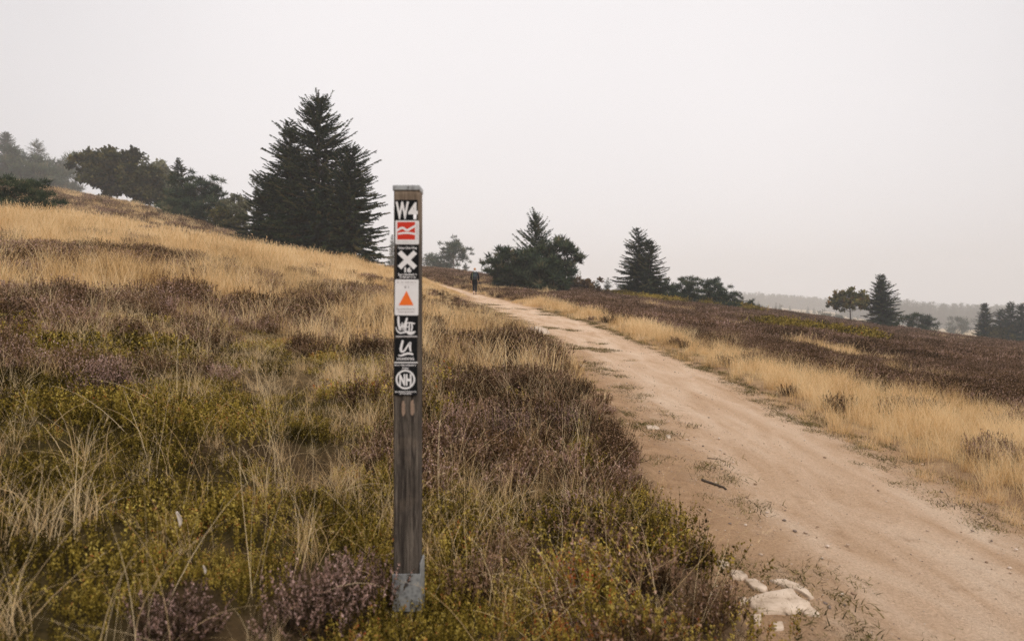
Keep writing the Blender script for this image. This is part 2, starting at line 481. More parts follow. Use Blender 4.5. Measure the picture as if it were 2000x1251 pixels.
def bark_mat(name, c0, c1, scale=14):
    m, nt, out = new_mat(name)
    tc = nt.nodes.new('ShaderNodeTexCoord')
    mp = nt.nodes.new('ShaderNodeMapping'); mp.inputs['Scale'].default_value = (1, 1, 0.25)
    nt.links.new(tc.outputs['Object'], mp.inputs['Vector'])
    n = noise(nt, scale, 5, 0.6, mp.outputs[0])
    r = ramp(nt, [(0.3, c0), (0.7, c1)]); nt.links.new(n.outputs['Fac'], r.inputs['Fac'])
    b = nt.nodes.new('ShaderNodeBsdfPrincipled'); b.inputs['Roughness'].default_value = 0.95; b.inputs['Specular IOR Level'].default_value = 0.1
    nt.links.new(r.outputs['Color'], b.inputs['Base Color'])
    bp = nt.nodes.new('ShaderNodeBump'); bp.inputs['Strength'].default_value = 0.6; bp.inputs['Distance'].default_value = 0.02
    nt.links.new(n.outputs['Fac'], bp.inputs['Height']); nt.links.new(bp.outputs[0], b.inputs['Normal'])
    nt.links.new(b.outputs[0], out.inputs['Surface'])
    return m
M_BARK = bark_mat('bark', (0.04, 0.03, 0.022), (0.12, 0.095, 0.075))
M_BARKP = bark_mat('pine_bark', (0.05, 0.033, 0.022), (0.15, 0.10, 0.07))

def plain(name, col, rough=0.7, var=0.12, scale=30, metallic=0.0, bump=0.0, spec=0.3):
    m, nt, out = new_mat(name)
    tc = nt.nodes.new('ShaderNodeTexCoord')
    n = noise(nt, scale, 4, 0.6, tc.outputs['Object'])
    lo = tuple(c * (1 - var) for c in col); hi = tuple(min(1, c * (1 + var)) for c in col)
    r = ramp(nt, [(0.3, lo), (0.7, hi)]); nt.links.new(n.outputs['Fac'], r.inputs['Fac'])
    b = nt.nodes.new('ShaderNodeBsdfPrincipled'); b.inputs['Roughness'].default_value = rough; b.inputs['Metallic'].default_value = metallic
    b.inputs['Specular IOR Level'].default_value = spec
    nt.links.new(r.outputs['Color'], b.inputs['Base Color'])
    if bump:
        bp = nt.nodes.new('ShaderNodeBump'); bp.inputs['Strength'].default_value = bump; bp.inputs['Distance'].default_value = 0.01
        nt.links.new(n.outputs['Fac'], bp.inputs['Height']); nt.links.new(bp.outputs[0], b.inputs['Normal'])
    nt.links.new(b.outputs[0], out.inputs['Surface'])
    return m

# ground: soil and litter, with the litter of whatever grows there
def ground_mat():
    m, nt, out = new_mat('heath_ground')
    geo = nt.nodes.new('ShaderNodeNewGeometry')
    n_big = noise(nt, 0.6, 5, 0.6, geo.outputs['Position'])
    n_mid = noise(nt, 4.0, 6, 0.65, geo.outputs['Position'])
    n_fine = noise(nt, 40.0, 5, 0.7, geo.outputs['Position'])
    fac = mathn(nt, 'ADD', mathn(nt, 'MULTIPLY', n_mid.outputs['Fac'], 0.6), mathn(nt, 'MULTIPLY', n_fine.outputs['Fac'], 0.4))
    soil = ramp(nt, [(0.35, (0.025, 0.016, 0.009)), (0.65, (0.10, 0.065, 0.034))]); nt.links.new(fac, soil.inputs['Fac'])
    straw = ramp(nt, [(0.35, (0.20, 0.13, 0.06)), (0.65, (0.58, 0.40, 0.21))]); nt.links.new(fac, straw.inputs['Fac'])
    heath = ramp(nt, [(0.35, (0.025, 0.016, 0.010)), (0.6, (0.09, 0.057, 0.034)), (0.75, (0.20, 0.125, 0.085))]); nt.links.new(fac, heath.inputs['Fac'])
    bilb = ramp(nt, [(0.35, (0.018, 0.015, 0.006)), (0.65, (0.085, 0.065, 0.024))]); nt.links.new(fac, bilb.inputs['Fac'])
    field = ramp(nt, [(0.35, (0.34, 0.25, 0.15)), (0.65, (0.50, 0.38, 0.24))]); nt.links.new(n_big.outputs['Fac'], field.inputs['Fac'])
    earth = ramp(nt, [(0.35, (0.24, 0.15, 0.085)), (0.65, (0.46, 0.30, 0.18))]); nt.links.new(fac, earth.inputs['Fac'])
    c = soil.outputs['Color']
    for nm, rr in (('wg', straw), ('wh', heath), ('wb', bilb), ('we', earth), ('wf', field)):
        a = attr_node(nt, nm)
        c = mixc(nt, a.outputs['Fac'], c, rr.outputs['Color'])
    b = nt.nodes.new('ShaderNodeBsdfDiffuse'); nt.links.new(c, b.inputs['Color'])
    bp = nt.nodes.new('ShaderNodeBump'); bp.inputs['Strength'].default_value = 0.8; bp.inputs['Distance'].default_value = 0.04
    nt.links.new(fac, bp.inputs['Height']); nt.links.new(bp.outputs[0], b.inputs['Normal'])
    nt.links.new(b.outputs[0], out.inputs['Surface'])
    return m

def path_mat():
    m, nt, out = new_mat('trodden_earth')
    geo = nt.nodes.new('ShaderNodeNewGeometry')
    pos = geo.outputs['Position']
    ed = attr_node(nt, 'edge')       # 0 middle .. 1 border
    mp = nt.nodes.new('ShaderNodeMapping'); mp.inputs['Scale'].default_value = (2.2, 0.55, 1.0)
    nt.links.new(pos, mp.inputs['Vector'])
    n_str = noise(nt, 1.1, 6, 0.6, mp.outputs[0], 0.4)
    n_mid = noise(nt, 5.0, 6, 0.65, pos)
    n_fine = noise(nt, 60.0, 5, 0.7, pos)
    n_grit = noise(nt, 240.0, 3, 0.6, pos)
    dust = ramp(nt, [(0.30, (0.58, 0.38, 0.235)), (0.5, (0.72, 0.51, 0.35)), (0.72, (0.82, 0.625, 0.46))]); nt.links.new(n_str.outputs['Fac'], dust.inputs['Fac'])
    loam = ramp(nt, [(0.3, (0.36, 0.215, 0.115)), (0.7, (0.62, 0.405, 0.245))]); nt.links.new(n_mid.outputs['Fac'], loam.inputs['Fac'])
    fe = mathn(nt, 'ADD', ed.outputs['Fac'], mathn(nt, 'MULTIPLY', mathn(nt, 'SUBTRACT', n_mid.outputs['Fac'], 0.5), 0.9))
    fe2 = nt.nodes.new('ShaderNodeMapRange'); fe2.interpolation_type = 'SMOOTHSTEP'
    fe2.inputs['From Min'].default_value = 0.42; fe2.inputs['From Max'].default_value = 0.98
    nt.links.new(fe, fe2.inputs['Value'])
    c = mixc(nt, fe2.outputs['Result'], dust.outputs['Color'], loam.outputs['Color'])
    spots = nt.nodes.new('ShaderNodeMapRange'); spots.inputs['From Min'].default_value = 0.60; spots.inputs['From Max'].default_value = 0.72
    nt.links.new(n_mid.outputs['Fac'], spots.inputs['Value'])
    c = mixc(nt, mathn(nt, 'MULTIPLY', spots.outputs['Result'], 0.45), c, (0.36, 0.215, 0.12))
    g = ramp(nt, [(0.35, (0.76, 0.74, 0.71)), (0.6, (1.0, 1.0, 1.0))]); nt.links.new(n_fine.outputs['Fac'], g.inputs['Fac'])
    c = mixc(nt, 1.0, c, g.outputs['Color'], 'MULTIPLY')
    vo = nt.nodes.new('ShaderNodeTexVoronoi'); vo.inputs['Scale'].default_value = 26.0; nt.links.new(pos, vo.inputs['Vector'])
    peb = nt.nodes.new('ShaderNodeMapRange'); peb.inputs['From Min'].default_value = 0.16; peb.inputs['From Max'].default_value = 0.10
    nt.links.new(vo.outputs['Distance'], peb.inputs['Value'])
    sel = nt.nodes.new('ShaderNodeSeparateColor'); nt.links.new(vo.outputs['Color'], sel.inputs[0])
    pk = mathn(nt, 'MULTIPLY', peb.outputs['Result'], mathn(nt, 'GREATER_THAN', sel.outputs[0], 0.62))
    pc = ramp(nt, [(0.0, (0.20, 0.12, 0.07)), (0.5, (0.42, 0.29, 0.2)), (1.0, (0.72, 0.6, 0.5))]); nt.links.new(sel.outputs[1], pc.inputs['Fac'])
    c = mixc(nt, mathn(nt, 'MULTIPLY', pk, 0.6), c, pc.outputs['Color'])
    b = nt.nodes.new('ShaderNodeBsdfPrincipled'); b.inputs['Roughness'].default_value = 0.95; b.inputs['Specular IOR Level'].default_value = 0.08
    nt.links.new(c, b.inputs['Base Color'])
    h = mathn(nt, 'ADD', mathn(nt, 'MULTIPLY', n_mid.outputs['Fac'], 1.6), mathn(nt, 'ADD', mathn(nt, 'MULTIPLY', n_fine.outputs['Fac'], 0.5), mathn(nt, 'MULTIPLY', n_grit.outputs['Fac'], 0.15)))
    h = mathn(nt, 'ADD', h, mathn(nt, 'MULTIPLY', pk, 0.35))
    bp = nt.nodes.new('ShaderNodeBump'); bp.inputs['Strength'].default_value = 1.0; bp.inputs['Distance'].default_value = 0.035
    nt.links.new(h, bp.inputs['Height']); nt.links.new(bp.outputs[0], b.inputs['Normal'])
    nt.links.new(b.outputs[0], out.inputs['Surface'])
    return m

# ------------------------------------------------------------------ ground sheet
def build_ground():
    fr = np.radians(np.concatenate([np.arange(-52, 52.001, 0.25), np.arange(58, 307.9, 5.0)]))
    rr = np.concatenate([np.exp(np.linspace(math.log(0.25), math.log(130), 215)), np.exp(np.linspace(math.log(135), math.log(1500), 52))])
    A, Rr = np.meshgrid(fr, rr, indexing='ij')
    x = Rr * np.sin(A); y = Rr * np.cos(A)
    na, nr = A.shape
    g, h, b, lat, side = zones(x, y)
    z = ground_z(x, y)
    vx = np.concatenate([np.stack([x.ravel(), y.ravel(), z.ravel()], 1), [[0, 0, float(ground_z(np.array([0.0]), np.array([0.01]))[0])]]])
    i = np.arange(na)[:, None]; j = np.arange(nr - 1)[None, :]
    i2 = (i + 1) % na
    q = np.stack([i * nr + j, i * nr + j + 1, i2 * nr + j + 1, i2 * nr + j], -1).reshape(-1, 4)
    ii = np.arange(na)
    t = np.stack([np.full(na, na * nr), ii * nr, ((ii + 1) % na) * nr], 1)
    r1 = Rr.ravel()
    ex = lambda a: np.concatenate([a, [0]])
    far = sst(130, 190, r1)
    earth = (1 - sst(-0.05, 0.45, lat)) * 0.9
    at = {'wg': ex(g * 0.85 * (1 - far) * sst(5, 12, r1)), 'wh': ex(h * 0.9 * (1 - far)), 'wb': ex(b * 0.8 * (1 - far)), 'we': ex(earth), 'wf': ex(far)}
    me = np_mesh('ground', vx, tris=t, quads=q, mat=ground_mat(), attrs=at, smooth=True)
    o = link('ground', me)
    tag(o, kind='structure')
build_ground()

def build_path():
    s = np.concatenate([[0], np.cumsum(np.linalg.norm(np.diff(CEN[:, :2], axis=0), axis=1))])
    # finer where it is near
    ss = [0.0]
    while ss[-1] < s[-1] - 0.5:
        yy = np.interp(ss[-1], s, CEN[:, 1])
        ss.append(ss[-1] + (0.06 if 1 < yy < 12 else (0.15 if yy < 30 else 0.4)))
    ss = np.array(ss)
    cx = np.interp(ss, s, CEN[:, 0]); cyy = np.interp(ss, s, CEN[:, 1]); hw = np.interp(ss, s, CEN[:, 2])
    tx = np.interp(ss, s, CT[:, 0]); ty = np.interp(ss, s, CT[:, 1])
    w = np.linspace(-1, 1, 91)
    half = hw + 0.42
    x = cx[:, None] + ty[:, None] * w[None, :] * half[:, None]
    y = cyy[:, None] - tx[:, None] * w[None, :] * half[:, None]
    z = path_z(x, y)
    # shallow foot-worn lines and a slight crown
    lat = w[None, :] * half[:, None]
    z = z - 0.012 * np.exp(-((lat + 0.45) / 0.3) ** 2) - 0.010 * np.exp(-((lat - 0.75) / 0.3) ** 2)
    edge = np.clip(np.abs(lat) / hw[:, None], 0, 1.2)
    edge = np.where(lat < 0, edge * 1.12, edge * 0.92)
    n, k = x.shape
    i = np.arange(n - 1)[:, None]; j = np.arange(k - 1)[None, :]
    q = np.stack([i * k + j, i * k + j + 1, (i + 1) * k + j + 1, (i + 1) * k + j], -1).reshape(-1, 4)
    me = np_mesh('path', np.stack([x.ravel(), y.ravel(), z.ravel()], 1), quads=q, mat=path_mat(), attrs={'edge': edge.ravel()}, smooth=True)
    tag(link('path', me), kind='structure')
build_path()

def surf_z(x, y):
    """top of whatever is walked on"""
    x = np.atleast_1d(np.asarray(x, float)); y = np.atleast_1d(np.asarray(y, float))
    return np.maximum(ground_z(x, y), np.where(path_lat(x, y)[0] < 0.4, path_z(x, y), -1e9))

# ------------------------------------------------------------------ fog
def build_haze():
    me = bpy.data.meshes.new('haze')
    bm = bmesh.new()
    bmesh.ops.create_cube(bm, size=1.0)
    bmesh.ops.scale(bm, vec=(3100, 3100, 150), verts=bm.verts)
    bmesh.ops.translate(bm, vec=(0, 0, 25), verts=bm.verts)
    bm.to_mesh(me); bm.free()
    m, nt, out = new_mat('fog')
    v = nt.nodes.new('ShaderNodeVolumePrincipled')
    v.inputs['Color'].default_value = (0.96, 0.96, 0.965, 1)
    v.inputs['Density'].default_value = 0.0009
    v.inputs['Anisotropy'].default_value = 0.1
    nt.links.new(v.outputs[0], out.inputs['Volume'])
    me.materials.append(m)
    o = link('haze', me)
    tag(o, kind='stuff')
build_haze()

# ------------------------------------------------------------------ plants as prototypes for the ground cover
def ribbons(paths, widths, rnd, up=None, seed=0):
    """paths (n,k,3), widths (n,k) full widths, rnd (n,) or (n,k): two-sided ribbons, pointed where width is 0"""
    n, k, _ = paths.shape
    d = np.gradient(paths, axis=1)
    d /= np.linalg.norm(d, axis=2, keepdims=True) + 1e-9
    rg = np.random.default_rng(seed)
    ref = rg.normal(size=(n, 1, 3)); 
    s = np.cross(d, ref + 0 * d); s /= np.linalg.norm(s, axis=2, keepdims=True) + 1e-9
    a = paths + s * widths[:, :, None] * 0.5; b = paths - s * widths[:, :, None] * 0.5
    V = np.stack([a, b], 2).reshape(-1, 3)
    i = np.arange(n)[:, None]; j = np.arange(k - 1)[None, :]
    base = (i * k + j) * 2
    q = np.stack([base, base + 1, base + 3, base + 2], -1).reshape(-1, 4)
    rv = np.broadcast_to(rnd if rnd.ndim == 2 else rnd[:, None], (n, k))
    return V, q, np.repeat(rv.ravel(), 2)

class Acc:
    def __init__(s): s.v, s.t, s.q, s.r, s.n = [], [], [], [], 0
    def add(s, V, tris=None, quads=None, r=0.5):
        V = np.asarray(V)
        s.v.append(V); s.r.append(np.broadcast_to(np.asarray(r, float), (len(V),)))
        if tris is not None: s.t.append(np.asarray(tris) + s.n)
        if quads is not None: s.q.append(np.asarray(quads) + s.n)
        s.n += len(V)
    def mesh(s, name, mat, smooth=False):
        return np_mesh(name, np.concatenate(s.v), tris=np.concatenate(s.t) if s.t else None, quads=np.concatenate(s.q) if s.q else None,
                       mat=mat, attrs={'rnd': np.concatenate(s.r)}, smooth=smooth)

def tri_cards(acc, C, D, W, L, r, rg):
    """pointed triangles from C along D (unit), width W, length L"""
    n = len(C)
    ref = rg.normal(size=(n, 3)); s = np.cross(D, ref); s /= np.linalg.norm(s, axis=1, keepdims=True) + 1e-9
    W = np.broadcast_to(W, (n,))[:, None]; L = np.broadcast_to(L, (n,))[:, None]
    V = np.stack([C - s * W * 0.5, C + s * W * 0.5, C + D * L], 1).reshape(-1, 3)
    acc.add(V, tris=np.arange(3 * n).reshape(-1, 3), r=np.repeat(np.broadcast_to(r, (n,)), 3))

def leaf_cards(acc, C, D, W, L, r, rg):
    """oval leaves: a rhombus folded along its midrib"""
    n = len(C)
    ref = rg.normal(size=(n, 3)); s = np.cross(D, ref); s /= np.linalg.norm(s, axis=1, keepdims=True) + 1e-9
    up = np.cross(s, D)
    W = np.broadcast_to(W, (n,))[:, None]; L = np.broadcast_to(L, (n,))[:, None]
    V = np.stack([C, C + D * L * 0.5 + s * W * 0.5 + up * W * 0.18, C + D * L, C + D * L * 0.5 - s * W * 0.5 + up * W * 0.18], 1).reshape(-1, 3)
    b = np.arange(n)[:, None] * 4
    t = np.concatenate([b + np.array([[0, 1, 2]]), b + np.array([[0, 2, 3]])])
    acc.add(V, tris=t, r=np.repeat(np.broadcast_to(r, (n,)), 4))

def grass_proto(name, seed, n, L0, L1, width, spread, bend, heads, mat, k=5, rlo=0.3, rhi=0.95, base=0.06):
    rg = np.random.default_rng(seed)
    az = rg.uniform(0, 2 * np.pi, n); lean = np.abs(rg.normal(0, spread, n))
    L = rg.uniform(L0, L1, n)
    bn = bend * rg.uniform(0.3, 1.6, n)
    t = np.linspace(0, 1, k)[None, :]
    ang = lean[:, None] + bn[:, None] * t ** 1.4          # from the vertical
    ds = L[:, None] / (k - 1)
    hx = np.concatenate([np.zeros((n, 1)), np.cumsum(np.sin(ang[:, :-1]) * ds, 1)], 1)
    hz = np.concatenate([np.zeros((n, 1)), np.cumsum(np.cos(ang[:, :-1]) * ds, 1)], 1)
    az2 = az[:, None] + rg.normal(0, 0.35, (n, 1)) * t
    b0 = rg.normal(0, base, (n, 2))
    P = np.stack([b0[:, :1] + hx * np.cos(az2), b0[:, 1:] + hx * np.sin(az2), hz - 0.02], -1)
    W = width * (1 - 0.92 * t ** 2) * rg.uniform(0.7, 1.3, (n, 1))
    r = rg.uniform(rlo, rhi, n)
    rv = np.clip(r[:, None] + 0.10 * (t - 0.5), 0, 1)
    V, q, rr = ribbons(P, W, rv, seed=seed)
    a = Acc(); a.add(V, quads=q, r=rr)
    if heads:
        # open, hair-fine flower heads on the longest blades
        idx = np.argsort(-L)[:heads]
        C, D, Wd, Ln, rc = [], [], [], [], []
        for i in idx:
            tip = P[i, -1]; dirv = P[i, -1] - P[i, -2]; dirv = dirv / np.linalg.norm(dirv)
            for q_ in range(7):
                s_ = rg.uniform(-0.28, 0.02)
                C.append(tip + dirv * s_ * L[i]); dd = dirv + rg.normal(0, 0.3, 3); D.append(dd / np.linalg.norm(dd))
                Wd.append(width * rg.uniform(0.5, 0.9)); Ln.append(rg.uniform(0.012, 0.035) * (1 if width < .01 else 1.6)); rc.append(min(1, r[i] + 0.15))
        tri_cards(a, np.array(C), np.array(D), np.array(Wd), np.array(Ln), np.array(rc), rg)
    return a.mesh(name, mat)

def heather_proto(name, seed, n, Rr, H, flower, mat, card=1.0, k=4, sprigs=16):
    rg = np.random.default_rng(seed)
    az = rg.uniform(0, 2 * np.pi, n); lean = np.abs(rg.normal(0.0, 0.45, n))
    L = H * rg.uniform(0.5, 1.12, n)
    t = np.linspace(0, 1, k)[None, :]
    b0 = rg.normal(0, 0.42, (n, 2)) * Rr * 0.8
    az = np.arctan2(b0[:, 1], b0[:, 0]) + rg.normal(0, 0.7, n)
    ang = lean[:, None] * (1.15 - 0.7 * t)
    ds = L[:, None] / (k - 1)
    hx = np.concatenate([np.zeros((n, 1)), np.cumsum(np.sin(ang[:, :-1]) * ds, 1)], 1)
    hz = np.concatenate([np.zeros((n, 1)), np.cumsum(np.cos(ang[:, :-1]) * ds, 1)], 1)
    P = np.stack([b0[:, :1] + hx * np.cos(az)[:, None], b0[:, 1:] + hx * np.sin(az)[:, None], hz - 0.02], -1)
    a = Acc()
    V, q, rr = ribbons(P, np.full((n, k), 0.004 * card) * (1 - 0.7 * t), np.full(n, 0.05), seed=seed)
    a.add(V, quads=q, r=rr)
    # sprigs: leaf shoots below, bells toward the tip
    s = rg.uniform(0.25, 1.0, (n, sprigs))
    f = s * (k - 1); i0 = np.minimum(f.astype(int), k - 2); fr = f - i0
    ni = np.arange(n)[:, None]
    C = P[ni, i0] * (1 - fr[..., None]) + P[ni, i0 + 1] * fr[..., None]
    dirv = P[ni, i0 + 1] - P[ni, i0]; dirv /= np.linalg.norm(dirv, axis=2, keepdims=True)
    D = dirv + rg.normal(0, 0.75, C.shape); D /= np.linalg.norm(D, axis=2, keepdims=True)
    isf = (s > 0.55) & (rg.random((n, sprigs)) < flower)
    W = np.where(isf, 0.011, 0.007) * card; Ln = np.where(isf, 0.017, 0.034) * card * rg.uniform(0.7, 1.3, s.shape)
    rv = np.where(isf, rg.uniform(0.55, 0.85, s.shape), rg.uniform(0.05, 0.42, s.shape))
    tri_cards(a, C.reshape(-1, 3), D.reshape(-1, 3), W.ravel(), Ln.ravel(), rv.ravel(), rg)
    return a.mesh(name, mat)

def bilberry_proto(name, seed, n, Rr, H, mat, leaf=0.02, k=4, per=11, rlo=0.05, rhi=0.85):
    rg = np.random.default_rng(seed)
    b0 = rg.normal(0, Rr * 0.5, (n, 2))
    L = H * rg.uniform(0.6, 1.15, n)
    az = np.arctan2(b0[:, 1], b0[:, 0]) + rg.normal(0, 0.9, n)
    lean = np.abs(rg.normal(0.1, 0.4, n))
    t = np.linspace(0, 1, k)[None, :]
    hx = L[:, None] * t * np.sin(lean)[:, None]; hz = L[:, None] * t * np.cos(lean)[:, None]
    P = np.stack([b0[:, :1] + hx * np.cos(az)[:, None], b0[:, 1:] + hx * np.sin(az)[:, None], hz - 0.02], -1)
    a = Acc()
    V, q, rr = ribbons(P, np.full((n, k), leaf * 0.14), np.full(n, 0.2), seed=seed)
    a.add(V, quads=q, r=rr)
    s = rg.uniform(0.3, 1.02, (n, per))
    C = P[:, :1] + (P[:, -1:] - P[:, :1]) * s[..., None] + rg.normal(0, leaf * 0.3, (n, per, 3))
    D = rg.normal(0, 0.7, C.shape) + np.array([0, 0, 0.65]); D /= np.linalg.norm(D, axis=2, keepdims=True)
    stem_r = rg.uniform(rlo, rhi * 0.8, (n, 1))
    rv = np.clip(stem_r + rg.normal(0, 0.10, s.shape) + 0.22 * (s - 0.6), 0, 0.86)
    red = rg.random(s.shape) < 0.010
    rv = np.where(red, rg.uniform(0.9, 1.0, s.shape), rv)
    leaf_cards(a, C.reshape(-1, 3), D.reshape(-1, 3), leaf * rg.uniform(0.45, 0.75, n * per), leaf * rg.uniform(0.8, 1.35, n * per), rv.ravel(), rg)
    return a.mesh(name, mat)

def scatter(name, protos, pts, rotz, scl, idx, tint, tilt=None):
    """one ground-cover object whose points carry copies of the plant shapes"""
    n = len(pts)
    me = bpy.data.meshes.new(name)
    me.vertices.add(n); me.vertices.foreach_set('co', np.asarray(pts, np.float32).ravel())
    rot = np.zeros((n, 3), np.float32); rot[:, 2] = rotz
    if tilt is not None: rot[:, 0] = tilt[:, 0]; rot[:, 1] = tilt[:, 1]
    a = me.attributes.new('rot', 'FLOAT_VECTOR', 'POINT'); a.data.foreach_set('vector', rot.ravel())
    sc = np.asarray(scl, np.float32)
    if sc.ndim == 1: sc = np.repeat(sc[:, None], 3, 1)
    a = me.attributes.new('scl', 'FLOAT_VECTOR', 'POINT'); a.data.foreach_set('vector', np.ascontiguousarray(sc).ravel())
    a = me.attributes.new('idx', 'INT', 'POINT'); a.data.foreach_set('value', np.asarray(idx, np.int32))
    a = me.attributes.new('tint', 'FLOAT', 'POINT'); a.data.foreach_set('value', np.asarray(tint, np.float32))
    o = link(name, me)
    ng = bpy.data.node_groups.new(name + '_nodes', 'GeometryNodeTree')
    ng.interface.new_socket('Geometry', in_out='INPUT', socket_type='NodeSocketGeometry')
    ng.interface.new_socket('Geometry', in_out='OUTPUT', socket_type='NodeSocketGeometry')
    gi = ng.nodes.new('NodeGroupInput'); go = ng.nodes.new('NodeGroupOutput')
    iop = ng.nodes.new('GeometryNodeInstanceOnPoints')
    g2i = ng.nodes.new('GeometryNodeGeometryToInstance')
    for p in reversed(protos):
        po = bpy.data.objects.new(p.name, p)
        oi = ng.nodes.new('GeometryNodeObjectInfo'); oi.inputs['Object'].default_value = po
        oi.inputs['As Instance'].default_value = False
        ng.links.new(oi.outputs['Geometry'], g2i.inputs[0])
    def na(nm, dt):
        q = ng.nodes.new('GeometryNodeInputNamedAttribute'); q.data_type = dt; q.inputs['Name'].default_value = nm
        return q.outputs['Attribute']
    e2r = ng.nodes.new('FunctionNodeEulerToRotation')
    ng.links.new(na('rot', 'FLOAT_VECTOR'), e2r.inputs[0])
    ng.links.new(gi.outputs[0], iop.inputs['Points'])
    ng.links.new(g2i.outputs[0], iop.inputs['Instance'])
    iop.inputs['Pick Instance'].default_value = True
    ng.links.new(na('idx', 'INT'), iop.inputs['Instance Index'])
    ng.links.new(e2r.outputs[0], iop.inputs['Rotation'])
    ng.links.new(na('scl', 'FLOAT_VECTOR'), iop.inputs['Scale'])
    ng.links.new(iop.outputs[0], go.inputs[0])
    mod = o.modifiers.new('scatter', 'NODES'); mod.node_group = ng
    o['kind'] = 'stuff'
    return o

def cand(y0, y1, dens, seed, xl=None, xr=None, slope=0.86, extra=1.5):
    """random spots in the wedge of land ahead, DENS per square metre"""
    rg = np.random.default_rng(seed)
    hw1 = slope * y1 + extra
    n = int(2 * hw1 * (y1 - y0) * dens)
    x = rg.uniform(-hw1, hw1, n); y = rg.uniform(y0, y1, n)
    k = np.abs(x) < slope * y + extra
    x, y = x[k], y[k]
    if xl is not None: k = x > xl; x, y = x[k], y[k]
    if xr is not None: k = x < xr; x, y = x[k], y[k]
    return x, y, rg

POST_X, POST_Y = (797.0 - 1000 - 3.5) / F * 2.67, 2.67
def clear_of_post(x, y, r=0.07):
    return (np.abs(x - POST_X) > r) | (np.abs(y - POST_Y - 0.05) > r + 0.02)
def not_before_post(x, y, h):
    # the post's face is only crossed by a few low stems in the photograph
    return ~((np.abs(x - POST_X) < 0.13) & (y < POST_Y) & (y > 1.0) & (h > 0.23))

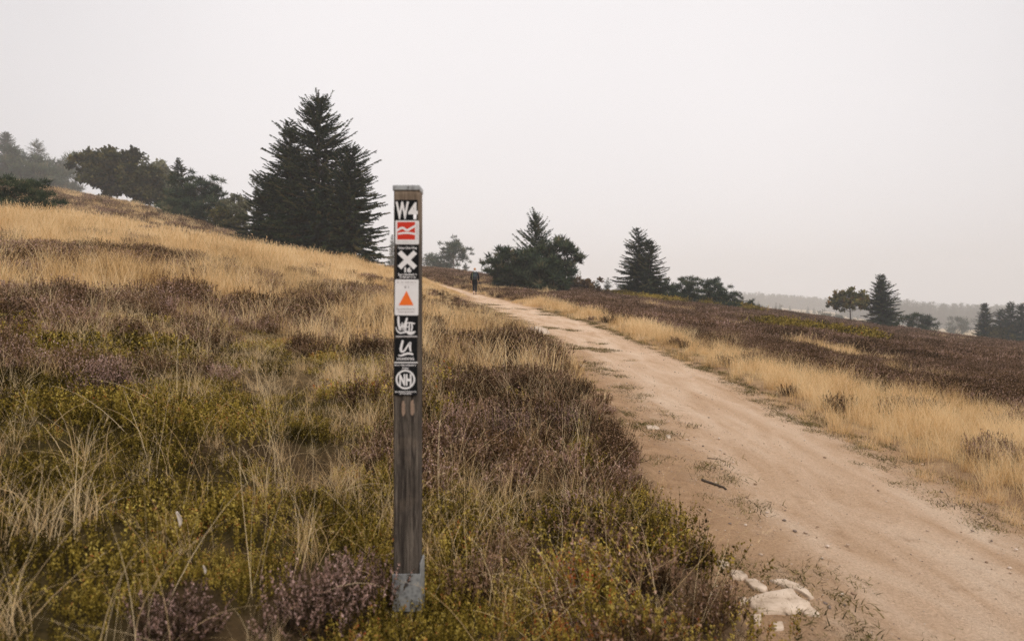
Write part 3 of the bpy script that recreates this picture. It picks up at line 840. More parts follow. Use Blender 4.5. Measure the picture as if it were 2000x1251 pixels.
def build_cover():
    # --- straw grass, three sizes of blade for three ranges
    near = [grass_proto('straw_tuft_near', 100 + i, [46, 34, 60, 26, 40, 30][i], 0.12, [0.42, 0.5, 0.34, 0.6, 0.46, 0.55][i], 0.0022, [0.45, 0.3, 0.8, 0.25, 1.0, 0.4][i],
                        [0.7, 0.9, 0.6, 1.1, 0.5, 1.3][i], [5, 6, 2, 8, 0, 6][i], M_STRAW) for i in range(6)]
    mid = [grass_proto('straw_tuft_mid', 120 + i, 60, 0.22, [0.55, 0.65, 0.5, 0.7][i], 0.0055, [0.22, 0.3, 0.4, 0.25][i], [0.6, 0.8, 0.5, 0.9][i], 10, M_STRAW, k=4, rlo=0.3, rhi=0.85, base=0.10) for i in range(4)]
    far = [grass_proto('straw_tuft_far', 140 + i, 60, 0.25, 0.62, 0.018, 0.3, 0.6, 6, M_STRAW, k=3, rlo=0.32, rhi=0.9, base=0.22) for i in range(4)]
    protos = near + mid + far
    X, Y, S, I, T = [], [], [], [], []
    def put(y0, y1, dens, seed, ids, s0, s1, fpow=1.0, only_right=False):
        x, y, rg = cand(y0, y1, dens, seed, xl=3.0 if only_right else None)
        g, h, b, lat, side = zones(x, y)
        p = g ** fpow * np.where((side < 0) & (y < 4.2), 1 - 0.6 * sst(0.9, 1.8, -x), 1.0)
        if only_right: p = p * (side > 0)
        # shorter, thinner growth at the trodden border
        keep = (rg.random(len(x)) < p) & (lat > np.where(side > 0, -0.42, 0.0) + 0.15 * rg.random(len(x))) & clear_of_post(x, y)
        x, y, g, lat, side, h, b = x[keep], y[keep], g[keep], lat[keep], side[keep], h[keep], b[keep]
        s = rg.uniform(s0, s1, len(x)) * (np.where(side > 0, 0.72, 0.55) + np.where(side > 0, 0.28, 0.45) * sst(0.05, 0.8, lat)) * (0.8 + 0.25 * g) * np.where(side > 0, 0.74, 1.0)
        s = s * np.clip(0.85 + 0.95 * fbm(x * 0.9, y * 0.9, 67, 3), 0.3, 1.4)
        s = s * np.where((side < 0) & (y > 18), 0.30 + 0.70 * sst(1, 9, lat), 1.0)
        s = np.where((side > 0) & (y < 11), np.maximum(s, rg.uniform(0.45, 0.8, len(x)) * (0.75 + 0.25 * sst(0, 0.6, lat))), s)
        kk = not_before_post(x, y, s * 0.35)
        x, y, s, g, b, h, side = x[kk], y[kk], s[kk], g[kk], b[kk], h[kk], side[kk]
        X.append(x); Y.append(y); S.append(s); I.append(rg.choice(ids, len(x)))
        tn = 0.20 + 0.08 * (y < 9) + 0.45 * fbm(x * 0.35, y * 0.35, 61, 3) + 0.45 * fbm(x * 1.3, y * 1.3, 62, 2) + rg.normal(0, 0.2, len(x)) - 0.1 * b
        T.append(tn)
    put(0.9, 9.0, 33, 201, range(0, 6), 0.52, 0.98)
    put(2.5, 9.3, 20, 205, range(6, 10), 0.6, 1.0, 1.0, True)
    put(9.0, 22.0, 15, 202, range(6, 10), 0.7, 1.15)
    put(22.0, 52.0, 6, 203, range(10, 14), 0.7, 1.2)
    put(52.0, 105.0, 1.5, 204, range(10, 14), 0.8, 1.3)
    X, Y, S, I, T = map(np.concatenate, (X, Y, S, I, T))
    Z = ground_z(X, Y)
    rg = np.random.default_rng(5)
    scatter('dry_grass', protos, np.stack([X, Y, Z], 1), rg.uniform(0, 6.28, len(X)), S, I, T)

    # --- green low grass at the borders of the path and in mats on it
    gp = [grass_proto('border_tuft', 160 + i, 130, 0.02, 0.075, 0.005, 0.8, 0.6, 0, M_GREENGRASS, k=3, base=0.075, rlo=0.0, rhi=0.9) for i in range(4)]
    x, y, rg = cand(1.5, 34, 46, 211, xl=-8, xr=14)
    lat, side = path_lat(x, y); lat = lat + border_wobble(x, y)
    mats = sst(-0.02, 0.14, fbm(x * 1.8, y * 3.4, 71, 3))
    w = np.where(side < 0, (1 - sst(0.2, 0.6, np.abs(lat + 0.25))) * mats, (1 - sst(0.15, 0.55, np.abs(lat + 0.25))) * np.maximum(mats, 0.45))
    mid_mats = sst(0.30, 0.42, fbm(x * 0.6, y * 1.1, 72, 3)) * (y > 14) * (lat < -0.4) * 0.6
    w = np.maximum(w, mid_mats)
    k = rg.random(len(x)) < w
    x, y = x[k], y[k]
    scatter('green_grass', gp, np.stack([x, y, surf_z(x, y) - 0.005], 1), rg.uniform(0, 6.28, len(x)), np.stack([rg.uniform(0.7, 1.5, len(x)) * (1 + y / 30), rg.uniform(0.6, 1.1, len(x)) * (1 + y / 30), rg.uniform(0.3, 0.8, len(x))], 1), rg.integers(0, 4, len(x)), rg.normal(0, 0.35, len(x)))

    # --- heather
    hn = [heather_proto('heather_clump_near', 300 + i, 70, 0.17, [0.22, 0.27, 0.18, 0.25][i], [0.75, 0.45, 0.6, 0.25][i], M_HEATHER, card=0.9, sprigs=22) for i in range(4)]
    hm = [heather_proto('heather_clump_mid', 320 + i, 70, 0.26, 0.30, [0.6, 0.3, 0.45][i], M_HEATHER, card=1.35, k=3, sprigs=18) for i in range(3)]
    hf = [heather_proto('heather_clump_far', 340 + i, 60, 0.5, 0.34, [0.6, 0.3, 0.45][i], M_HEATHER, card=2.6, k=3, sprigs=16) for i in range(3)]
    protos = hn + hm + hf
    X, Y, S, I, T = [], [], [], [], []
    def puth(y0, y1, dens, seed, ids, s0, s1):
        x, y, rg = cand(y0, y1, dens, seed)
        g, h, b, lat, side = zones(x, y)
        keep = (rg.random(len(x)) < h ** 0.8) & (lat > 0.16) & clear_of_post(x, y, 0.16) & (h > 0.08)
        x, y, h, lat, side = x[keep], y[keep], h[keep], lat[keep], side[keep]
        s = rg.uniform(s0, s1, len(x)) * (0.6 + 0.4 * sst(0.1, 0.6, lat)) * (0.75 + 0.35 * h)
        s = s * np.where((side < 0) & (y > 18), 0.4 + 0.6 * sst(0.5, 7, lat), 1.0)
        kk = not_before_post(x, y, s * 0.3)
        x, y, s, side = x[kk], y[kk], s[kk], side[kk]
        X.append(x); Y.append(y); S.append(s); I.append(rg.choice(ids, len(x)))
        T.append(0.05 + 0.7 * fbm(x * 0.5, y * 0.5, 63, 3) + rg.normal(0, 0.25, len(x)))
    puth(1.2, 10.0, 22, 221, range(0, 4), 0.7, 1.25)
    puth(10.0, 26.0, 11, 222, range(4, 7), 0.75, 1.25)
    puth(26.0, 60.0, 4.5, 223, range(7, 10), 0.75, 1.25)
    puth(60.0, 118.0, 1.8, 224, range(7, 10), 0.9, 1.5)
    X, Y, S, I, T = map(np.concatenate, (X, Y, S, I, T))
    scatter('heather_cover', protos, np.stack([X, Y, ground_z(X, Y)], 1), np.random.default_rng(6).uniform(0, 6.28, len(X)), S, I, T)

    # --- bilberry carpet
    bn = [bilberry_proto('bilberry_clump', 400 + i, 40, 0.17, [0.15, 0.20, 0.12, 0.17][i], M_BILB, leaf=0.0135, per=16) for i in range(4)]
    bm_ = [bilberry_proto('bilberry_clump_mid', 420 + i, 40, 0.3, 0.2, M_BILB, leaf=0.028, per=12) for i in range(3)]
    bf = [bilberry_proto('bilberry_clump_far', 440 + i, 60, 0.8, 0.6, M_BILB, leaf=0.10, per=12, rlo=0.2, rhi=0.7) for i in range(2)]
    X, Y, S, I, T = [], [], [], [], []
    def putb(y0, y1, dens, seed, ids, s0, s1, right=False):
        x, y, rg = cand(y0, y1, dens, seed)
        g, h, b, lat, side = zones(x, y)
        keep = (rg.random(len(x)) < b) & (lat > 0.15) & clear_of_post(x, y, 0.075) & (side > 0 if right else side < 0)
        x, y = x[keep], y[keep]
        s = rg.uniform(s0, s1, len(x)) * np.where(side[keep] < 0, np.clip(0.68 + 0.75 * fbm(x * 1.1, y * 1.1, 68, 3), 0.35, 1.25), 1.0)
        kk = not_before_post(x, y, s * 0.22)
        x, y, s = x[kk], y[kk], s[kk]
        X.append(x); Y.append(y); S.append(s); I.append(rg.choice(ids, len(x)))
        # leaf tint drops at near left: lens corner darkening put into the colour
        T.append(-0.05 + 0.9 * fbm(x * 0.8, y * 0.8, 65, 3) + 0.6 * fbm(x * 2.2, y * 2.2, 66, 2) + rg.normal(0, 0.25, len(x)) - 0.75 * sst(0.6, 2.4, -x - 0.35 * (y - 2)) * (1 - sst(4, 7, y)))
    putb(0.9, 6.0, 70, 231, range(0, 4), 0.75, 1.25)
    putb(6.0, 14.0, 22, 232, range(4, 7), 0.7, 1.15)
    putb(14.0, 95.0, 2.8, 233, range(7, 9), 0.8, 1.3, True)
    rg = np.random.default_rng(91)       # growth round the foot of the post
    x = POST_X + rg.uniform(-0.2, 0.2, 60); y = POST_Y + 0.05 + rg.uniform(-0.30, 0.22, 60)
    k = (np.abs(x - POST_X) > 0.07) | (np.abs(y - POST_Y - 0.05) > 0.09)
    x, y = x[k], y[k]
    X.append(x); Y.append(y); S.append(rg.uniform(0.45, 0.8, len(x))); I.append(rg.integers(0, 4, len(x))); T.append(rg.normal(-0.1, 0.3, len(x)))
    X, Y, S, I, T = map(np.concatenate, (X, Y, S, I, T))
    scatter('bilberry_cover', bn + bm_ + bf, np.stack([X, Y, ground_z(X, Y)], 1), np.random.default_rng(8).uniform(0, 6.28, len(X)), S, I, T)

    # --- long single stems leaning over everything near the camera
    lo = [grass_proto('long_stem', 180 + i, 7, 0.40, 0.75, 0.0019, 0.55, 0.9, 4, M_STRAW, k=8, rlo=0.5, rhi=0.95, base=0.08) for i in range(6)]
    x, y, rg = cand(1.0, 8.0, 3.4, 241)
    lat, side = path_lat(x, y)
    k = (lat > 0.2) & (side < 0) & clear_of_post(x, y) & ~((np.abs(x - POST_X) < 0.35) & (y < POST_Y + 0.1) & (y > 1.2)) & (y > 1.6)
    x, y = x[k], y[k]
    scatter('long_grass_stems', lo, np.stack([x, y, ground_z(x, y)], 1), rg.uniform(0, 6.28, len(x)), rg.uniform(0.7, 1.15, len(x)), rg.integers(0, 6, len(x)), rg.normal(0.35, 0.15, len(x)))

    # --- grit and pebbles on the path
    pbm = []
    for i in range(4):
        bm = bmesh.new(); bmesh.ops.create_icosphere(bm, subdivisions=1, radius=1.0)
        rr = random.Random(i)
        for v in bm.verts: v.co *= rr.uniform(0.7, 1.15)
        me = bm_mesh('pebble_shape', bm, plain('pebble_stone', [(0.45, 0.33, 0.24), (0.30, 0.20, 0.13), (0.62, 0.5, 0.4), (0.2, 0.15, 0.12)][i], 0.9, 0.2, 3), True)
        pbm.append(me)
    x, y, rg = cand(1.6, 16, 150, 251, xl=-1, xr=6)
    lat, side = path_lat(x, y)
    p = np.where(lat < 0.15, 0.2 + 0.9 * (1 - sst(0.0, 0.9, np.abs(lat + 0.35))) * np.where(side < 0, 1, 0.5), 0) * (0.4 + 0.9 * sst(-0.1, 0.4, fbm(x * 1.1, y * 1.1, 75, 3)))
    k = rg.random(len(x)) < p
    x, y = x[k], y[k]
    s = 0.0035 + 0.003 * rg.random(len(x)) + 0.014 * rg.random(len(x)) ** 9
    scatter('path_pebbles', pbm, np.stack([x, y, surf_z(x, y) + s * 0.2], 1), rg.uniform(0, 6.28, len(x)), np.stack([s, s * rg.uniform(0.6, 1, len(x)), s * rg.uniform(0.4, 0.7, len(x))], 1), rg.integers(0, 4, len(x)), np.zeros(len(x)))
build_cover()

# ------------------------------------------------------------------ trees
def tube_mesh(acc, pts, rad, sides=7, r=0.3):
    """a tapered tube through pts"""
    pts = np.asarray(pts, float); n = len(pts)
    d = np.gradient(pts, axis=0); d /= np.linalg.norm(d, axis=1, keepdims=True) + 1e-9
    ref = np.where(np.abs(d[:, 2:]) > 0.9, np.array([[1.0, 0, 0]]), np.array([[0, 0, 1.0]]))
    a = np.cross(d, ref); a /= np.linalg.norm(a, axis=1, keepdims=True) + 1e-9
    b = np.cross(d, a)
    th = np.linspace(0, 2 * np.pi, sides, endpoint=False)
    rad = np.broadcast_to(rad, (n,))
    V = pts[:, None, :] + rad[:, None, None] * (a[:, None, :] * np.cos(th)[None, :, None] + b[:, None, :] * np.sin(th)[None, :, None])
    i = np.arange(n - 1)[:, None]; j = np.arange(sides)[None, :]
    q = np.stack([i * sides + j, i * sides + (j + 1) % sides, (i + 1) * sides + (j + 1) % sides, (i + 1) * sides + j], -1).reshape(-1, 4)
    acc.add(V.reshape(-1, 3), quads=q, r=r)

def spruce(H, Rb, seed, dens=1.0, card=0.32, mat=M_SPRUCE, z0=0.02, expo=0.85, uneven=0.25, tops=1, droop=0.34):
    """trunk and crown meshes of a conifer: whorls of drooping boughs, each hung with twigs"""
    rg = np.random.default_rng(seed)
    tr = Acc(); cr = Acc()
    leads = [(0.0, 0.0, H)]
    for k in range(tops - 1):
        leads.append((rg.normal(0, 0.08) * Rb + 0.16 * Rb * (1 if rg.random() < .5 else -1), rg.normal(0, 0.05) * Rb, H * rg.uniform(0.86, 0.96)))
    for (lx, ly, h) in leads:
        zz = np.linspace(-0.2, h, 12)
        ax = lx * np.clip(zz / h * 1.6, 0, 1) + 0.03 * rg.normal(size=12); ay = ly * np.clip(zz / h * 1.6, 0, 1) + 0.03 * rg.normal(size=12)
        tube_mesh(tr, np.stack([ax, ay, zz], 1), 0.022 * h * (1 - zz / h * 0.97).clip(0.02, 1.1), 8)
    nb = int(H * 44 * dens)
    for li, (lx, ly, h) in enumerate(leads):
        n = nb if li == 0 else nb // 2
        f = z0 + (1 - z0) * (1 - rg.random(n) ** 0.75 * 1.0)      # more boughs low down
        f = np.clip(f, z0, 0.995)
        f = z0 + (0.995 - z0) * rg.random(n) ** 1.35
        if li: f = 0.45 + 0.55 * f
        az = rg.uniform(0, 2 * np.pi, n)
        sect = 1 + uneven * np.sin(az * 2 + seed) * np.sin(f * 9 + seed * 1.7) + uneven * 0.7 * np.sin(az * 3 - seed * 0.6 + f * 5)
        L = Rb * (1 - f) ** expo * sect * rg.uniform(0.55, 1.08, n) + 0.012 * H
        if li: L *= 0.6
        up = -droop + 0.85 * f ** 1.6 + rg.normal(0, 0.14, n)
        k = 7
        t = np.linspace(0, 1, k)[None, :]
        hor = L[:, None] * t
        zz = f[:, None] * h + L[:, None] * (up[:, None] * t + 0.30 * t ** 2 - 0.20 * t)
        sx = lx * np.clip(f * 1.6, 0, 1); sy = ly * np.clip(f * 1.6, 0, 1)
        P = np.stack([sx[:, None] + hor * np.cos(az)[:, None], sy[:, None] + hor * np.sin(az)[:, None], zz], -1)
        # the bough wood
        V, q, rr = ribbons(P, 0.03 * (1 - 0.8 * t) * np.ones((n, 1)) * H / 12, np.full(n, 0.1), seed=seed)
        cr.add(V, quads=q, r=rr)
        # twigs to both sides and hanging
        card_t = card * 0.6
        per = np.maximum(6, (L / card_t * 13.0 * dens)).astype(int)
        bi = np.repeat(np.arange(n), per)
        m = len(bi)
        s = rg.random(m) ** 0.7 * 0.98 + 0.02
        ff = s * (k - 1); i0 = np.minimum(ff.astype(int), k - 2); fr = (ff - i0)[:, None]
        C = P[bi, i0] * (1 - fr) + P[bi, i0 + 1] * fr
        dirv = P[bi, i0 + 1] - P[bi, i0]; dirv /= np.linalg.norm(dirv, axis=1, keepdims=True)
        sidev = np.stack([-np.sin(az[bi]), np.cos(az[bi]), np.zeros(m)], 1) * rg.choice([-1, 1], m)[:, None]
        D = dirv * rg.uniform(0.5, 1.1, (m, 1)) + sidev * rg.uniform(0.1, 1.0, (m, 1)) + np.array([0, 0, -1]) * rg.uniform(-0.15, 0.75, (m, 1))
        D /= np.linalg.norm(D, axis=1, keepdims=True)
        Ln = card_t * rg.uniform(0.5, 1.7, m) * (1.2 - 0.55 * s) * (0.55 + 0.45 * (1 - f[bi]))
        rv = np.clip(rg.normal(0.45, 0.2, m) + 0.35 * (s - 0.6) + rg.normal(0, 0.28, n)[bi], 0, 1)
        tri_cards(cr, C, D, Ln * 0.38, Ln, rv, rg)
    return tr.mesh('trunk', M_BARK, True), cr.mesh('crown', mat)

def clumped(H, seed, width, limbs, clump_r, per, card, mat, bark=M_BARKP, trunk_f=0.75, low=0.25, flat=0.6, lean=0.0, aspect=0.22, needles=True, depth=None, top_bias=0.0, tr_r=0.022):
    """pine, broad-leaf or bush: a bent trunk, limbs that fork, and clumps of foliage at the ends"""
    rg = np.random.default_rng(seed)
    tr = Acc(); cr = Acc()
    depth = depth or width
    limbs = int(limbs * 1.7); clump_r = clump_r * 0.72; per = int(per * 0.5)
    k = 9
    tz = np.linspace(-0.15, H * trunk_f, k)
    wob = np.cumsum(rg.normal(0, 0.02 * H, (k, 2)), 0) * (tz / H).clip(0, 1)[:, None]
    TP = np.stack([wob[:, 0] + lean * H * (tz / H).clip(0) ** 1.5, wob[:, 1], tz], 1)
    tube_mesh(tr, TP, tr_r * H * (1 - 0.75 * (tz / (H * trunk_f)).clip(0, 1)), 8)
    ends = []
    for i in range(limbs):
        f = low + (1 - low) * (i + rg.random()) / limbs
        az = i * 2.4 + rg.normal(0, 0.5)
        z = f * H * trunk_f
        base = np.array([np.interp(z, tz, TP[:, 0]), np.interp(z, tz, TP[:, 1]), z])
        prof = math.sqrt(max(0.05, 1 - ((f - 0.45 + top_bias) / 0.72) ** 2))
        end = np.array([math.cos(az) * width * 0.5 * prof * rg.uniform(0.55, 1.1), math.sin(az) * depth * 0.5 * prof * rg.uniform(0.55, 1.1), 0]) + \
            np.array([base[0] * 0.7, base[1] * 0.7, H * (low * 0.9 + (1.0 - low * 0.9) * f) * rg.uniform(0.86, 1.0)])
        midp = (base + end) / 2 + np.array([0, 0, -0.06 * H * rg.random()]) + rg.normal(0, 0.03 * H, 3)
        tt = np.linspace(0, 1, 6)[:, None]
        Q = (1 - tt) ** 2 * base + 2 * tt * (1 - tt) * midp + tt ** 2 * end
        tube_mesh(tr, Q, tr_r * 0.45 * H * (1 - 0.8 * tt[:, 0]), 5)
        ends.append((end, 0.9)); ends.append((Q[3] + rg.normal(0, 0.6 * clump_r, 3), 0.8)); ends.append((Q[4] + rg.normal(0, 0.6 * clump_r, 3), 0.8))
        for s_ in range(3):
            e2 = end + rg.normal(0, 1, 3) * np.array([clump_r * 1.4, clump_r * 1.4, clump_r * 0.9]) - 0.1 * (end - base)
            tube_mesh(tr, np.stack([Q[3 + (s_ % 2)], (Q[4] + e2) / 2, e2]), np.array([0.16, 0.11, 0.05]) * tr_r * H, 4)
            ends.append((e2, rg.uniform(0.55, 0.9)))
    ends.append((np.array([TP[-1, 0], TP[-1, 1], H * 0.94]), 0.8))
    for (c, s_) in ends:
        n = int(per * s_)
        u = rg.normal(size=(n, 3)); u /= np.linalg.norm(u, axis=1, keepdims=True)
        rr = clump_r * s_ * rg.random((n, 1)) ** 0.7 * rg.uniform(0.8, 1.25)
        off = u * rr * np.array([1, 1, flat])
        C = c + off
        C[:, 2] = np.maximum(C[:, 2], 0.03)
        shade = rg.normal(0, 0.2)
        if needles:
            D = u * 0.8 + np.array([0, 0, 0.55]) + rg.normal(0, 0.35, (n, 3)); D /= np.linalg.norm(D, axis=1, keepdims=True)
            Ln = card * rg.uniform(0.6, 1.4, n)
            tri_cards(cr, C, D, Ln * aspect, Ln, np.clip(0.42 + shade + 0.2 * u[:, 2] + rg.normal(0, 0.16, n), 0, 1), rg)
        else:
            D = rg.normal(size=(n, 3)); D /= np.linalg.norm(D, axis=1, keepdims=True)
            Ln = card * rg.uniform(0.6, 1.4, n)
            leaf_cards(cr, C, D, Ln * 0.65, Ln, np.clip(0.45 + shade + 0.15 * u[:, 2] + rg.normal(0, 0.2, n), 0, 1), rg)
    return tr.mesh('trunk', bark, True), cr.mesh('crown', mat)

def place_tree(name, u, Y, vtop, builder, label, cat='tree', group=None, rz=None, vbase=None, scale_z=1.0, sink=0.05):
    x = (u - 1000) / F * Y
    z = float(ground_z(np.array([x]), np.array([Y]))[0]) - sink
    ztop = EYE + (V0 - vtop) / F * Y
    H = max(ztop - z, 0.5)
    tm, cm = builder(H, Y / F)          # metres per photo pixel at that distance
    r = empty(name, (x, Y, z), rz or 0.0)
    tag(r, label, cat, group)
    link('trunk', tm, r); link('crown', cm, r)
    return r

def SP(wpx, seed, **kw):
    return lambda H, m: spruce(H, wpx * m * 0.5, seed, **kw)
def CL(wpx, seed, limbs, cpx, per, cardpx, mat, **kw):
    return lambda H, m: clumped(H, seed, wpx * m, limbs, cpx * m, per, cardpx * m, mat, **kw)

GL = 'trees along the left ridge'
GR = 'trees along the right ridge'
# the great spruce group left of the post
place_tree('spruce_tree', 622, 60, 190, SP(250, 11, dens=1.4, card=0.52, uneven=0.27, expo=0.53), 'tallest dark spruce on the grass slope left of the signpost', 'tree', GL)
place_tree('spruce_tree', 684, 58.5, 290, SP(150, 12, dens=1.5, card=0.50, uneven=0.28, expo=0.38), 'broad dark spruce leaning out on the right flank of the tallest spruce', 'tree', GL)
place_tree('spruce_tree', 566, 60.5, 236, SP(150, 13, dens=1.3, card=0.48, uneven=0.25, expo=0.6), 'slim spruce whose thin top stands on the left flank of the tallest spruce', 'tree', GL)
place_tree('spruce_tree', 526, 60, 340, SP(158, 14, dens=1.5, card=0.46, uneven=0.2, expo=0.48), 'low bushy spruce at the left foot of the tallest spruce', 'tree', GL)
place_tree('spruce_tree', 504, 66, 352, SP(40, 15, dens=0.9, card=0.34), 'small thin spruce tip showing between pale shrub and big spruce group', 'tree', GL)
# left ridge, from the frame edge inward
place_tree('spruce_tree', 12, 235, 258, SP(96, 21, dens=0.9, card=1.1, uneven=0.3, expo=.7), 'hazy spruce at the far left end of the ridge', 'tree', GL)
place_tree('larch_tree', 72, 270, 275, SP(84, 22, dens=0.6, card=1.1, uneven=0.35, expo=0.5, mat=M_PINE), 'pale foggy conifer with ragged top beside the leftmost spruce', 'tree', GL)
place_tree('pine_tree', 118, 245, 318, CL(80, 23, 10, 17, 220, 8, M_PINE, low=0.1), 'hazy rounded pine between the foggy conifer and the broad oak', 'tree', GL)
place_tree('pine_tree', 40, 200, 312, CL(110, 24, 11, 22, 260, 8, M_PINE, low=0.05), 'low dark pine under the hazy leftmost spruces', 'tree', GL)
place_tree('oak_tree', 214, 110, 294, CL(112, 25, 15, 19, 230, 6.5, M_LEAF, needles=False, bark=M_BARK, low=0.2, flat=0.75), 'broad brownish oak with round crown on the left ridge', 'tree', GL)
place_tree('oak_tree', 278, 104, 326, CL(68, 26, 11, 15, 200, 6, M_LEAF, needles=False, bark=M_BARK, low=0.18, flat=0.75), 'smaller olive oak beside the broad brownish oak', 'tree', GL)
place_tree('birch_tree', 314, 140, 313, CL(56, 27, 9, 13, 130, 6, M_BIRCH, needles=False, bark=M_BARK, low=0.3, flat=0.8), 'grey green birch behind the pointed ridge spruce', 'tree', GL)
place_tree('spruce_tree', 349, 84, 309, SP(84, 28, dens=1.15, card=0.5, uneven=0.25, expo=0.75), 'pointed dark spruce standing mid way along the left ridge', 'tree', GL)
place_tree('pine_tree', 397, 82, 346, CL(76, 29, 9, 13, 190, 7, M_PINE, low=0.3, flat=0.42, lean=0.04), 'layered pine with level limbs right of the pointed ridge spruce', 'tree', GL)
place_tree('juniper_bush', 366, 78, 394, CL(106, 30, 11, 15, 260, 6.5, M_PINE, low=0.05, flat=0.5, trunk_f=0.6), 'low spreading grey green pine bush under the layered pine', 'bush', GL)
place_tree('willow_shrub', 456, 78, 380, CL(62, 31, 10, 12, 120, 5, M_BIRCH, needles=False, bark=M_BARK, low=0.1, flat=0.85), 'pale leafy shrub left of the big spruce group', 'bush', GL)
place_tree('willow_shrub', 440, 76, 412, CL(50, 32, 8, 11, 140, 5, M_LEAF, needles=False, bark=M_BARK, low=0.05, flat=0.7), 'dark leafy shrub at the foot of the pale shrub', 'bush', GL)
place_tree('juniper_bush', 30, 37, 353, CL(118, 33, 10, 21, 420, 6, M_PINE, low=0.05, flat=0.62, trunk_f=0.6), 'dark juniper bush cut off by the left frame edge on the straw slope', 'bush')
place_tree('juniper_bush', 78, 36.5, 384, CL(40, 34, 6, 11, 260, 5, M_PINE, low=0.05, flat=0.7, trunk_f=0.6), 'small dark juniper bush right of the larger one on the straw slope', 'bush')
place_tree('spruce_tree', 766, 300, 458, SP(34, 35, dens=0.8, card=0.7), 'foggy spruce just left of the signpost', 'tree', GL)

# right of the post along the crest
place_tree('pine_tree', 846, 190, 496, CL(32, 41, 6, 8, 90, 5, M_PINE, low=0.1), 'small hazy bush pine right beside the signpost', 'tree', GR)
place_tree('pine_tree', 862, 175, 503, CL(44, 42, 7, 9, 110, 5, M_PINE, low=0.05), 'low dark pine at the foot of the umbrella pine', 'tree', GR)
place_tree('pine_tree', 887, 165, 470, CL(44, 43, 9, 9, 120, 5, M_PINE, low=0.32, flat=0.5, top_bias=-0.12), 'umbrella pine with bare lower trunk behind the walker', 'tree', GR)
place_tree('spruce_tree', 909, 160, 511, SP(26, 44, dens=0.9, card=0.5), 'little spruce right of the umbrella pine', 'tree', GR)
place_tree('spruce_tree', 941, 430, 521, SP(13, 45, dens=0.5, card=0.9), 'tiny foggy spruce between the walker and the wide pine thicket', 'tree', GR)
place_tree('pine_tree', 1045, 66, 420, SP(86, 46, dens=1.0, card=0.5, mat=M_PINE, uneven=0.4, expo=0.5, droop=-0.25), 'tall slender pine rising from the middle of the pine thicket', 'tree', GR)
place_tree('pine_tree', 1090, 65, 461, CL(84, 147, 16, 10, 130, 9, M_PINE, low=0.12, flat=0.6), 'dense pine on the right side of the pine thicket', 'tree', GR)
place_tree('pine_tree', 1008, 64, 486, CL(118, 48, 22, 10.5, 150, 9, M_PINE, low=0.06, flat=0.55, trunk_f=0.7), 'wide low pine with sweeping limbs on the left of the thicket', 'tree', GR)
place_tree('pine_tree', 1062, 62, 510, CL(88, 49, 14, 11, 170, 9, M_PINE, low=0.05, flat=0.7, trunk_f=0.7), 'bushy grey green pine in front at the middle of the thicket', 'bush', GR)
place_tree('spruce_tree', 1133, 430, 528, SP(18, 50, dens=0.5, card=0.8), 'foggy distant spruce right of the pine thicket', 'tree', GR)
place_tree('rowan_bush', 1138, 70, 549, CL(58, 51, 7, 10, 160, 4.5, M_RED, needles=False, bark=M_BARK, low=0.05, flat=0.7, trunk_f=0.6), 'russet bush at the right foot of the pine thicket', 'bush', GR)
place_tree('spruce_tree', 1167, 74, 543, SP(22, 52, dens=1.0, card=0.32, mat=M_PINE), 'thin young spruce right of the russet bush', 'tree', GR)
place_tree('spruce_tree', 1187, 110, 541, SP(34, 53, dens=0.9, card=0.34, mat=M_PINE), 'round young spruce left of the ridge spruce pair', 'tree', GR)
place_tree('spruce_tree', 1246, 74, 446, SP(112, 54, dens=1.3, card=0.44, uneven=0.2, expo=0.6), 'taller left spruce of the pair on the right ridge', 'tree', GR)
place_tree('spruce_tree', 1268, 72.5, 470, SP(88, 55, dens=1.4, card=0.42, uneven=0.2, expo=0.5), 'shorter right spruce of the pair on the right ridge', 'tree', GR)
place_tree('pine_tree', 1304, 73, 548, CL(34, 56, 6, 9, 180, 5, M_PINE, low=0.05, flat=0.7), 'dark pine bush at the right foot of the spruce pair', 'bush', GR)
place_tree('pine_tree', 1345, 75, 540, CL(66, 57, 9, 11, 180, 5, M_PINE, low=0.12, flat=0.5), 'flat topped low pine right of the spruce pair', 'tree', GR)
place_tree('pine_tree', 1394, 77, 548, CL(52, 58, 8, 9, 160, 5, M_PINE, low=0.25, flat=0.42), 'open layered pine right of the flat topped pine', 'tree', GR)
place_tree('pine_tree', 1418, 76, 572, CL(56, 59, 7, 9, 180, 4.5, M_PINE, low=0.05, flat=0.6), 'low dark pine bush below the open layered pine', 'bush', GR)
place_tree('spruce_tree', 1446, 82, 570, SP(40, 60, dens=1.1, card=0.36, mat=M_PINE), 'small cone shaped spruce at the end of the low pine row', 'tree', GR)
place_tree('juniper_bush', 1468, 82, 587, CL(16, 61, 5, 5, 120, 4, M_PINE, low=0.05, flat=0.9), 'little juniper closing the low pine row', 'bush', GR)
place_tree('rowan_tree', 1661, 93, 567, CL(72, 62, 14, 8, 110, 4.5, M_ROWAN, needles=False, bark=M_BARK, low=0.42, flat=0.7, trunk_f=0.8), 'small rowan with orange tinged leaves beside a dark spruce', 'tree', GR)
place_tree('spruce_tree', 1722, 92, 536, SP(90, 63, dens=1.35, card=0.46, uneven=0.25, expo=0.62, tops=2), 'lone dark twin topped spruce right of the small rowan', 'tree', GR)
place_tree('pine_tree', 1795, 104, 614, CL(48, 64, 8, 9, 150, 4.5, M_PINE, low=0.06, flat=0.7), 'low grey pine right of the lone twin topped spruce', 'tree', GR)
place_tree('juniper_bush', 1486, 330, 601, CL(15, 65, 5, 5, 60, 3.5, M_PINE, low=0.05), 'small grey bush just past the low pine row', 'bush', 'bushes on the valley field')
